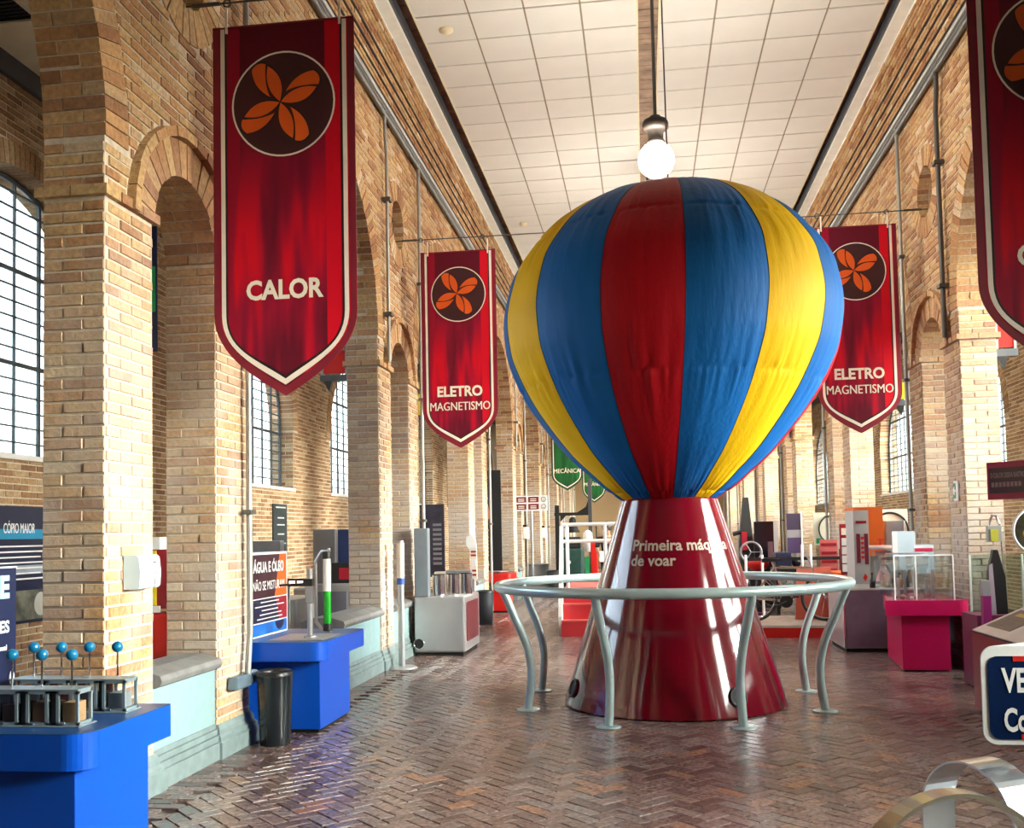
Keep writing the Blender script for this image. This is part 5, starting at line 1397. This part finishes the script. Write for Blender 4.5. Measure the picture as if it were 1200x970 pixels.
# orange cabinet with grey printed front
t = thing('orange_cabinet', 'orange cabinet with a grey red printed front panel', 'cabinet', (3.0, 14.3, 0))
G().box(3.03, 3.22, 13.98, 14.6, 1.16, 1.82).build('orange_head', ORANGE, t); G().box(2.84, 3.03, 13.99, 14.6, 1.78, 1.82).build('orange_top', ORANGE, t)
gp = G().box(2.83, 3.03, 13.98, 14.5, .03, 1.78).build('grey_front', mat('front_grey', (.46, .46, .47), .5, var=.04), t)
G().box(3.05, 3.20, 14.05, 14.5, .0, 1.16).build('back_leg', STEELD, t)
G().box(2.85, 3.01, 14.0, 14.4, 0, .03).build('kick', BLACKM, t)
for b in ((2.86, 2.91, 1.06, 1.46), (2.965, 3.015, 1.04, 1.46)): G().box(b[0], b[1], 13.974, 13.98, b[2], b[3]).build('dark_red_strip', mat('strip_dark_red', (.18, .01, .03), .5), t)
for i in range(5): G().box(2.92, 2.96, 13.974, 13.98, 1.12 + i * .065, 1.155 + i * .065).build('red_line', RED, t)
G().box(2.86, 3.0, 13.974, 13.98, 1.60, 1.635).build('red_title', REDD, t)
G().prism([(-.03, 0), (-.01, .03), (.0, .06), (.02, .03), (.03, 0), (.0, -.05)], (2.96, 13.975, .86), *FRONT, 0, .004).build('red_mark', RED, t)
t = thing('card_rack', 'tall rack of white cards in red frame left of the orange cabinet', 'rack', (2.92, 15.0, 0))
G().box(2.84, 3.0, 15.0, 15.04, .86, 1.60).build('frame', REDD, t)
for i in range(4): 
    c = G().box(2.86, 2.99, 14.985, 15.0, .90 + i * .128, 1.01 + i * .128).build('card', PURE, t)
    G().prism([(-.02, -.02), (.0, .02), (.02, -.02)], (2.94, 14.985, .965 + i * .128), *FRONT, 0, .003).build('mark', STEELD, c)
G().box(2.86, 2.99, 14.985, 15.0, 1.44, 1.54).build('title_card', OFFW, t)
G().box(2.9, 2.94, 15.0, 15.05, 0, .86).build('post', STEELD, t)
t = thing('orange_shelf', 'orange shelf counter at the card rack foot', 'counter', (3.1, 15.6, 0))
G().box(2.84, 3.35, 15.2, 16.0, .70, .88).build('shelf', ORANGE, t, bevel=.02); G().box(2.9, 3.25, 15.3, 15.9, 0, .70).build('base', REDD, t)
# red board, cream poster, totems and machines further on
t = thing('red_board', 'pinkish red striped board behind the barrier tape', 'board', (3.2, 18.0, 0))
G().box(3.06, 3.36, 18.0, 18.04, .72, 1.34).build('board', mat('pink_red', (.55, .13, .13), .5), t)
for i in range(4): G().box(3.08, 3.34, 17.99, 18.0, .78 + .15 * i, .83 + .15 * i).build('stripe', REDD, t)
for x in (3.1, 3.3): G().box(x, x + .03, 18.0, 18.04, 0, .72).build('leg', BLACK, t)
t = thing('cream_poster', 'cream poster with dark arc and green print farther along the right piers', 'poster', (3.5, 20.4, 0))
G().box(3.36, 3.80, 20.4, 20.44, 1.2, 1.86).build('board', CREAMP, t)
G().tube([(3.72 + .26 * cos(a), 20.39, 1.52 + .28 * sin(a)) for a in [pi * .6 + pi * .8 * i / 16 for i in range(17)]], .016, 6).build('arc', BLACK, t)
G().box(3.40, 3.50, 20.392, 20.4, 1.24, 1.34).build('green_print', EXITG, t)
G().box(3.55, 3.6, 20.41, 20.44, 0, 1.2).build('leg', STEELD, t)
t = thing('black_totem', 'glossy black information totem with white edge beyond the guard rail', 'totem', (2.35, 20.0, 0))
G().box(2.15, 2.52, 20.0, 20.1, .05, 1.70).build('screen', mat('gloss_totem', (.015, .012, .02), .08), t); G().box(2.52, 2.60, 20.0, 20.12, .05, 1.71).build('white_edge', PURE, t); G().box(2.12, 2.62, 19.95, 20.2, 0, .05).build('foot', BLACKM, t)
G().box(2.40, 2.5, 19.995, 20.0, .9, 1.3).build('picture', mat('totem_picture', (.25, .14, .18), .3), t)
t = thing('print_totem', 'narrow printed totem right of the black totem', 'totem', (3.05, 21.0, 0))
G().box(2.92, 3.2, 21.0, 21.05, 1.52, 1.86).build('dark_print', mat('print_purple_dark', (.06, .04, .08), .4), t); G().box(2.92, 3.2, 21.0, 21.05, 1.36, 1.52).build('grey_print', mat('print_mid_grey', (.35, .33, .36), .4), t); G().box(2.92, 3.2, 21.0, 21.05, 1.04, 1.36).build('purple_print', mat('print_purple', (.10, .06, .16), .4), t)
G().box(3.2, 3.23, 20.99, 21.06, 1.0, 1.9).build('white_edge', PURE, t); G().box(3.02, 3.1, 21.01, 21.05, 0, 1.04).build('post', STEELD, t)
t = thing('tall_machine', 'tall dark tapering machine with a reddish box far behind the guard rail', 'machine', (2.2, 22.0, 0))
G().prism([(2.02, .0), (2.36, .0), (2.34, 1.2), (2.26, 2.25), (2.16, 2.25), (2.06, 1.3)], (0, 22.0, 0), *FRONT, -.3, 0).build('mast', BLACKM, t)
G().box(2.08, 2.2, 21.9, 22.0, 1.1, 1.5).build('maroon_box', REDD, t); G().box(2.36, 2.5, 21.9, 22.2, .9, 1.2).build('pale_box', PALEB, t); G().box(2.36, 2.5, 21.9, 22.2, 1.2, 1.45).build('pink_box', mat('salmon', (.7, .2, .15), .5), t)
G().cyl((1.9, 22, 1.45), (2.1, 22, 1.5), .05, n=10).build('arm', BLACK, t)
t = thing('hoop_stand', 'steel hoop wheel on a stand right of the cone edge', 'wheel', (2.0, 19.0, 0))
G().tube([(1.97 + .19 * cos(a), 19.0, 1.12 + .19 * sin(a)) for a in [2 * pi * i / 28 for i in range(28)]], .022, 8, closed=True).build('rim', STEELD, t)
for i in range(3): G().cyl((1.97, 19, 1.12), (1.97 + .18 * cos(2 * pi * i / 3), 19, 1.12 + .18 * sin(2 * pi * i / 3)), .01, n=6).build('spoke', STEELD, t)
G().box(1.93, 2.01, 18.98, 19.02, 0, .93).build('stand', BLACKM, t)
t = thing('red_bowl', 'red bowl shaped seat on a dark base beyond the guard rail', 'seat', (2.05, 18.6, 0))
G().lathe([(.0001, 0), (.12, .02), (.20, .10), (.22, .22), (.21, .22), (.0001, .12)], (2.04, 18.6, .78), 24).build('bowl', RED, t); G().cyl((2.04, 18.6, .03), (2.04, 18.6, .79), .05, n=12).build('stem', BLACKM, t); G().cyl((2.04, 18.6, 0), (2.04, 18.6, .03), .2, n=18).build('foot', mat('purple_foot', (.12, .02, .12), .5), t)
t = thing('dark_console', 'dark blue and black console table beyond the guard rail', 'console', (2.45, 18.3, 0))
G().box(2.30, 2.98, 18.3, 18.9, .62, .84).build('desk', BLACKM, t, bevel=.02); G().box(2.34, 2.62, 18.35, 18.8, .84, 1.12).build('unit', mat('console_blue', (.02, .03, .09), .4), t, bevel=.02); G().sphere((2.72, 18.5, .93), .09, 12).build('dome', BLACK, t)
for x in (2.33, 2.9): G().box(x, x + .06, 18.35, 18.85, 0, .62).build('leg', BLACKM, t)
# queue barrier with black tape
t = thing('queue_barrier', 'black tape queue barrier on pale posts behind the guard rail', 'barrier', (2.4, 16.9, 0))
for x in (1.66, 1.93, 2.58, 2.72):
    p = G().cyl((x, 16.9, .012), (x, 16.9, 1.28 if x > 2 else 1.12), .022, n=10).build('post', WHITE, t)
    G().lathe([(.0001, 0), (.13, 0), (.12, .014), (.0001, .014)], (x, 16.9, 0), 18).build('base', STEELD, p)
p = G().cyl((3.2, 16.9, .012), (3.2, 16.9, 1.2), .025, n=10).build('post', BLACK, t); G().lathe([(.0001, 0), (.13, 0), (.12, .014), (.0001, .014)], (3.2, 16.9, 0), 18).build('base', BLACK, p)
G().box(1.66, 3.2, 16.895, 16.9, 1.02, 1.075).build('tape', BLACK, t)
# bicycle on its low red platform with an orange panel
t = thing('low_platform', 'low red fronted platform carrying the exercise bicycle', 'platform', (1.9, 15.2, 0))
pts = [(1.15, 14.52), (2.55, 14.38), (2.75, 16.2), (1.2, 16.4)]
G().prism(pts, (0, 0, 0), EX, EY, EZ, 0, .14).build('red_skirt', RED, t); G().prism(pts, (0, 0, 0), EX, EY, EZ, .14, .155).build('deck', mat('deck_beige', (.36, .30, .26), .7, var=.12), t)
G().prism([(1.2, 14.62), (2.52, 14.48), (2.53, 14.54), (1.2, 14.68)], (0, 0, 0), EX, EY, EZ, .155, .158).build('grip_strip', BLACKM, t)
t = thing('bicycle', 'bicycle mounted side on upon the low red platform', 'bicycle', (2.1, 15.1, .155))
by = 15.1
for i, wx in enumerate((2.62, 1.58)):
    c = (wx, by, .53)
    w = G().tube([(wx + .335 * cos(a), by, .53 + .335 * sin(a)) for a in [2 * pi * j / 40 for j in range(40)]], .022, 8, closed=True).build('tyre', RUBBER, t)
    G().tube([(wx + .31 * cos(a), by, .53 + .31 * sin(a)) for a in [2 * pi * j / 40 for j in range(40)]], .009, 6, closed=True).build('rim', CHROME, w)
    for j in range(14): a = 2 * pi * j / 14; G().cyl((wx, by + .02 * (-1) ** j, .53), (wx + .31 * cos(a), by, .53 + .31 * sin(a)), .002, n=4, caps=False).build('spoke', CHROME, w)
    G().cyl((wx, by - .05, .53), (wx, by + .05, .53), .022, n=10).build('hub', CHROME, w)
fr = G(); bb = (2.05, by, .47); st_ = (1.90, by, .98); hd = (2.44, by, .96); hl = (2.47, by, .84); rw = (1.58, by, .53)
for a, b in ((bb, st_), (bb, hl), (st_, hd), (bb, rw), (st_, rw), (hd, hl)): G().cyl(a, b, .019, n=10).build('frame_tube', CHROME, t)
G().tube([hl, (2.52, by, .72), (2.62, by, .53)], .016, 8).build('fork', CHROME, t)
G().tube([hd, (2.41, by, 1.06), (2.38, by - .02, 1.12), (2.34, by - .25, 1.13)], .014, 8).build('handlebar', STEEL, t)
G().cyl((1.89, by, .98), (1.865, by, 1.06), .014, n=8).build('seat_post', CHROME, t)
G().prism([(-.14, 0), (.14, .02), (.13, .05), (-.10, .07), (-.15, .05)], (1.86, by, 1.05), *FRONT, -.06, .06).build('saddle', BLACK, t, bevel=.02)
G().cyl((2.05, by - .03, .47), (2.05, by - .04, .47), .095, n=24).build('chainring', BLACK, t)
for s_ in (-1, 1):
    G().cyl((2.05, by + s_ * .06, .47), (2.05 + s_ * .15, by + s_ * .07, .47 + s_ * .06), .012, n=8).build('crank', BLACK, t)
    G().box(2.05 + s_ * .15 - .04, 2.05 + s_ * .15 + .04, by + s_ * .07 - .05, by + s_ * .07 + .05, .46 + s_ * .06, .485 + s_ * .06).build('pedal', BLACK, t)
for wx in (1.58,): 
    for s_ in (-1, 1): G().tube([(wx, by + s_ * .06, .53), (wx + s_ * .0, by + s_ * .2, .158)], .012, 8).build('stand_leg', STEEL, t)
G().box(2.36, 2.42, by - .03, by + .03, .56, .72).build('green_box', EXITG, t, bevel=.01)
t = thing('orange_backdrop', 'salmon orange panel standing behind the bicycle front wheel', 'panel', (2.5, 15.6, .155))
G().prism([(2.25, .155), (2.80, .155), (2.80, .95), (2.30, .95)], (0, 15.6, 0), *FRONT, -.04, 0).build('board', mat('salmon_panel', (.62, .14, .09), .5), t)
# lever exhibit beside the nearest right pier
t = thing('lever_exhibit', 'dark pointed lever exhibit with grey yellow labelled box beneath a wire hoop', 'apparatus', (3.25, 10.0, 0))
G().box(3.06, 3.36, 9.75, 10.2, .02, .70).build('base', mat('base_dark_magenta', (.10, .005, .04), .4), t)
G().box(3.08, 3.34, 9.78, 10.17, 0, .02).build('foot', BLACKM, t)
hx, hy = 3.315, 9.95
G().tube([(hx - .045, hy, 1.40), (hx - .045, hy, 1.56), (hx - .02, hy, 1.635), (hx + .02, hy, 1.63), (hx + .045, hy, 1.55), (hx + .06, hy, 1.2), (hx + .07, hy, .70)], .011, 8).build('hoop', CHROME, t)
b = G().box(hx - .075, hx + .05, hy - .05, hy + .02, 1.385, 1.54).build('label_box', STEELD, t, bevel=.004)
G().box(hx - .055, hx + .015, hy - .054, hy - .05, 1.39, 1.505).build('yellow_label', mat('label_olive', (.42, .40, .03), .5), b)
G().prism([(-.01, 1.31), (.03, 1.31), (.09, 1.05), (.10, .70), (-.07, .70), (-.06, 1.1)], (hx - .03, hy - .03, 0), *FRONT, -.03, .03).build('pointer', BLACK, t)
G().prism([(-.05, 1.16), (-.02, 1.18), (-.0, .70), (-.06, .70)], (hx - .04, hy - .07, 0), *FRONT, 0, .012).build('mauve_plate', mat('mauve_plate', (.35, .30, .36), .3), t)
t = thing('small_column', 'small dark column with a magenta lower part in front of the glass screen', 'column', (3.10, 9.5, 0))
G().box(3.04, 3.11, 9.5, 9.57, .90, 1.04).build('dark_top', STEELD, t); G().box(3.04, 3.11, 9.5, 9.57, .03, .90).build('magenta_body', mat('column_magenta', (.25, .01, .14), .4), t); G().box(3.02, 3.13, 9.48, 9.59, 0, .03).build('foot', BLACKM, t)
t = thing('glass_screen', 'greenish glass screens standing beside the nearest right pier', 'screen', (3.25, 10.4, 0))
for a, b in ((3.21, 3.42), (3.48, 3.72)):
    G().box(a, b, 10.4, 10.41, .03, 1.25).build('pane', ACRYG, t)
    for x in (a, b - .015): G().box(x, x + .015, 10.39, 10.42, .03, 1.25).build('edge_strip', mat('edge_pale', (.65, .75, .70), .3), t)
G().box(3.2, 3.74, 10.36, 10.45, 0, .03).build('foot', STEELD, t)
t = thing('mirror_disc', 'large round mirror in a white rim cut by the right edge', 'mirror', (3.53, 9.5, 0))
G().cyl((3.53, 9.5, 1.485), (3.53, 9.48, 1.485), .21, n=40).build('mirror', mat('mirror_glass', (.55, .60, .58), .05, metal=1.0, var=.35, nscale=9), t)
G().tube([(3.53 + .212 * cos(a), 9.48, 1.485 + .212 * sin(a)) for a in [2 * pi * i / 40 for i in range(40)]], .012, 8, closed=True).build('rim', PURE, t)
o = G().tube([(3.45 + .045 * cos(a), 9.475, 1.46 + .045 * sin(a)) for a in [2 * pi * i / 20 for i in range(20)]], .010, 6, closed=True).build('yellow_ring', YELLOW, t)
G().cyl((3.53, 9.53, .02), (3.53, 9.53, 1.4), .025, n=10).build('post', STEELD, t); G().cyl((3.53, 9.53, 0), (3.53, 9.53, .02), .15, n=20).build('foot', STEELD, t)
# red box sign hung at the right edge
t = thing('red_box_sign', 'dark fronted red box sign hanging high at the right edge', 'sign', (3.1, 9.0, 1.77))
G().prism([(2.955, 9.0), (3.20, 8.72), (3.45, 8.72), (3.45, 9.1)], (0, 0, 0), EX, EY, EZ, 1.765, 2.085).build('box', mat('box_magenta_red', (.32, .004, .05), .35), t)
d = Vector((.245, -.28, 0)).normalized(); nn_ = Vector((-d.y, d.x, 0)) * -1; O_ = Vector((2.955, 9.0, 1.765))
L_ = sqrt(.245 ** 2 + .28 ** 2)
G().prism([(.02, .05), (L_ - .02, .05), (L_ - .02, .27), (.02, .27)], O_, d, EZ, nn_, 0, .004).build('dark_face', mat('face_dark_maroon', (.03, .006, .012), .3), t)
G().text('O CALOR DEIXA RASTRO', O_ + d * (L_ / 2) + EZ * .185, d, EZ, nn_, .006, h=.042, w=L_ * .82, bold=.03).build('lettering', mat('letter_mauve', (.24, .17, .19), .5), t)
for i in range(8): G().prism([(.04 + i * .034, .105), (.064 + i * .034, .105), (.064 + i * .034, .145), (.04 + i * .034, .145)], O_, d, EZ, nn_, .004, .006).build('lettering_block', MATS['letter_mauve'], t)
G().cyl((3.3, 8.95, 2.085), (3.3, 8.95, ACEIL), .012, n=8).build('hanger', PIPED, t)
# red desk with sloping information top
t = thing('sloping_desk', 'dark red desk with sloping white framed information top, right edge', 'desk', (3.1, 7.8, 0))
G().prism([(2.69, 0.03), (3.42, .03), (3.42, .99), (2.69, .665)], (0, 8.72, 0), EX, EZ, -EY, 0, 1.75).build('body', mat('desk_red', (.22, .004, .028), .3, var=.05), t)
G().box(2.72, 3.38, 7.0, 8.69, 0, .03).build('kick_base', BLACKM, t)
sl = Vector((.73, 0, .325)).normalized(); sn = Vector((-sl.z, 0, sl.x)); SO = Vector((2.69, 8.72, .665)); SV = -EY
def slab(a0, a1, b0, b1, t0, t1, nm, m, par): return G().prism([(a0, b0), (a1, b0), (a1, b1), (a0, b1)], SO, sl, SV, sl.cross(SV) * (1 if sl.cross(SV).z > 0 else -1), t0, t1).build(nm, m, par)
slab(-.01, .80, -.0, 1.75, 0, .008, 'dark_rim', BLACKM, t)
slab(.0, .79, .03, 1.72, .008, .014, 'white_frame', mat('frame_beige', (.58, .52, .47), .45), t)
p1 = slab(.10, .40, .10, .62, .014, .017, 'dark_inset', mat('inset_brown_black', (.035, .022, .02), .3, var=.5, nscale=12), t)
slab(.30, .35, .22, .42, .017, .019, 'yellow_picture', mat('picture_ochre', (.5, .33, .06), .5), p1)
for i in range(4): slab(.14 + i * .035, .15 + i * .035, .16, .36 + .03 * i, .017, .0185, 'text_line', mat('text_mauve', (.16, .12, .11), .5), p1)
slab(.46, .78, .10, .30, .014, .017, 'brown_inset', mat('inset_brown', (.10, .05, .03), .3), t)
slab(.46, .78, .33, .9, .014, .017, 'grey_inset', mat('inset_grey', (.16, .16, .15), .3), t)
# navy sign and steel hoops in the right foreground
t = thing('stand_sign', 'navy sign with white rounded border reading VE and Co, right foreground', 'sign', (1.6, 4.1, 0))
sx0, sx1, sz0, sz1, sy = 1.262, 2.02, .712, 1.085, 4.0
G().prism(rrect(sx0, sx1, sz0, sz1, .05), (0, sy, 0), *FRONT, -.01, 0).build('white_border', WHITE, t)
G().prism([(sx0 + .03, sy + .005), (sx1, sy + .005), (sx1, sy + .55), (sx0 + .06, sy + .03)], (0, 0, 0), EX, EY, EZ, sz1 - .05, sz1 - .002).build('case_top', WHITE, t)
G().prism(rrect(sx0 + .022, sx1 - .022, sz0 + .02, sz1 - .038, .038), (0, sy, 0), *FRONT, 0, .003).build('navy_field', mat('navy_gloss', (.004, .016, .065), .18), t)
G().text('VE', (sx0 + .070, sy, .913), *FRONT, .005, h=.088, w=.092, align='L', bold=.03).build('heading', PURE, t)
G().text('Co', (sx0 + .074, sy, .765), *FRONT, .005, h=.085, w=.088, align='L', bold=.03).build('lettering', PURE, t)
G().box(sx0 + .115, sx0 + .30, sy - .005, sy - .002, sz1 - .058, sz1 - .038).build('red_tab', RED, t); G().box(sx0 + .135, sx0 + .32, sy - .005, sy - .002, sz0 + .021, sz0 + .04).build('red_tab', RED, t)
G().cyl((1.8, sy + .06, .02), (1.8, sy + .06, sz0 + .1), .03, n=14).build('post', STEELD, t); G().cyl((1.8, sy + .06, 0), (1.8, sy + .06, .02), .2, n=28).build('foot', STEELD, t)
def hoop(label, c, th, r, w, ztop, thick=.008, m=None):
    t = thing('steel_hoop', label, 'hoop', (c[0], c[1], 0), 'steel strap hoops in the right foreground')
    d = Vector((cos(th), sin(th), 0)); a = Vector((-sin(th), cos(th), 0)); C = Vector((c[0], c[1], 0)); zc = ztop - r
    path = [(-r, .0)] + [(-r, zc * .5)] + [(r * cos(q), zc + r * sin(q)) for q in [pi - pi * i / 28 for i in range(29)]] + [(r, zc * .5), (r, .0)]
    v = []; n = len(path)
    for i, (x, z) in enumerate(path):
        tx, tz = (path[min(i + 1, n - 1)][0] - path[max(i - 1, 0)][0], path[min(i + 1, n - 1)][1] - path[max(i - 1, 0)][1]); L = sqrt(tx * tx + tz * tz); nx, nz = tz / L, -tx / L
        for k_ in (0, 1):
            for s_ in (0, 1): v.append(C + d * (x - nx * thick * k_ * -1 * -1) + EZ * (z - nz * thick * k_) + a * (w * s_))
    f = []
    for i in range(n - 1):
        b = i * 4; e = b + 4
        f += [(b, b + 1, e + 1, e), (b + 2, e + 2, e + 3, b + 3), (b, e, e + 2, b + 2), (b + 1, b + 3, e + 3, e + 1)]
    G().add(v, f, 0, False).build('strap', m or CHROME, t)
    for s_ in (-1, 1): G().obox(C + d * (r * s_) + a * (w / 2) + EZ * .004, d, a, EZ, .05, w / 2 + .02, .004).build('foot_plate', STEEL, t)
HM = mat('satin_strap', (.62, .66, .68), .22, metal=.9, var=.03)
hoop('steel strap hoop behind, its outer face pale blue, under the navy sign', (1.16, 3.92), radians(-60), .21, .165, .655, m=HM)
hoop('steel strap hoop nearest the camera in the bottom right corner', (.93, 3.22), radians(20), .34, .075, .712, .012, m=mat('satin_strap_warm', (.62, .58, .44), .25, metal=.85, var=.04))
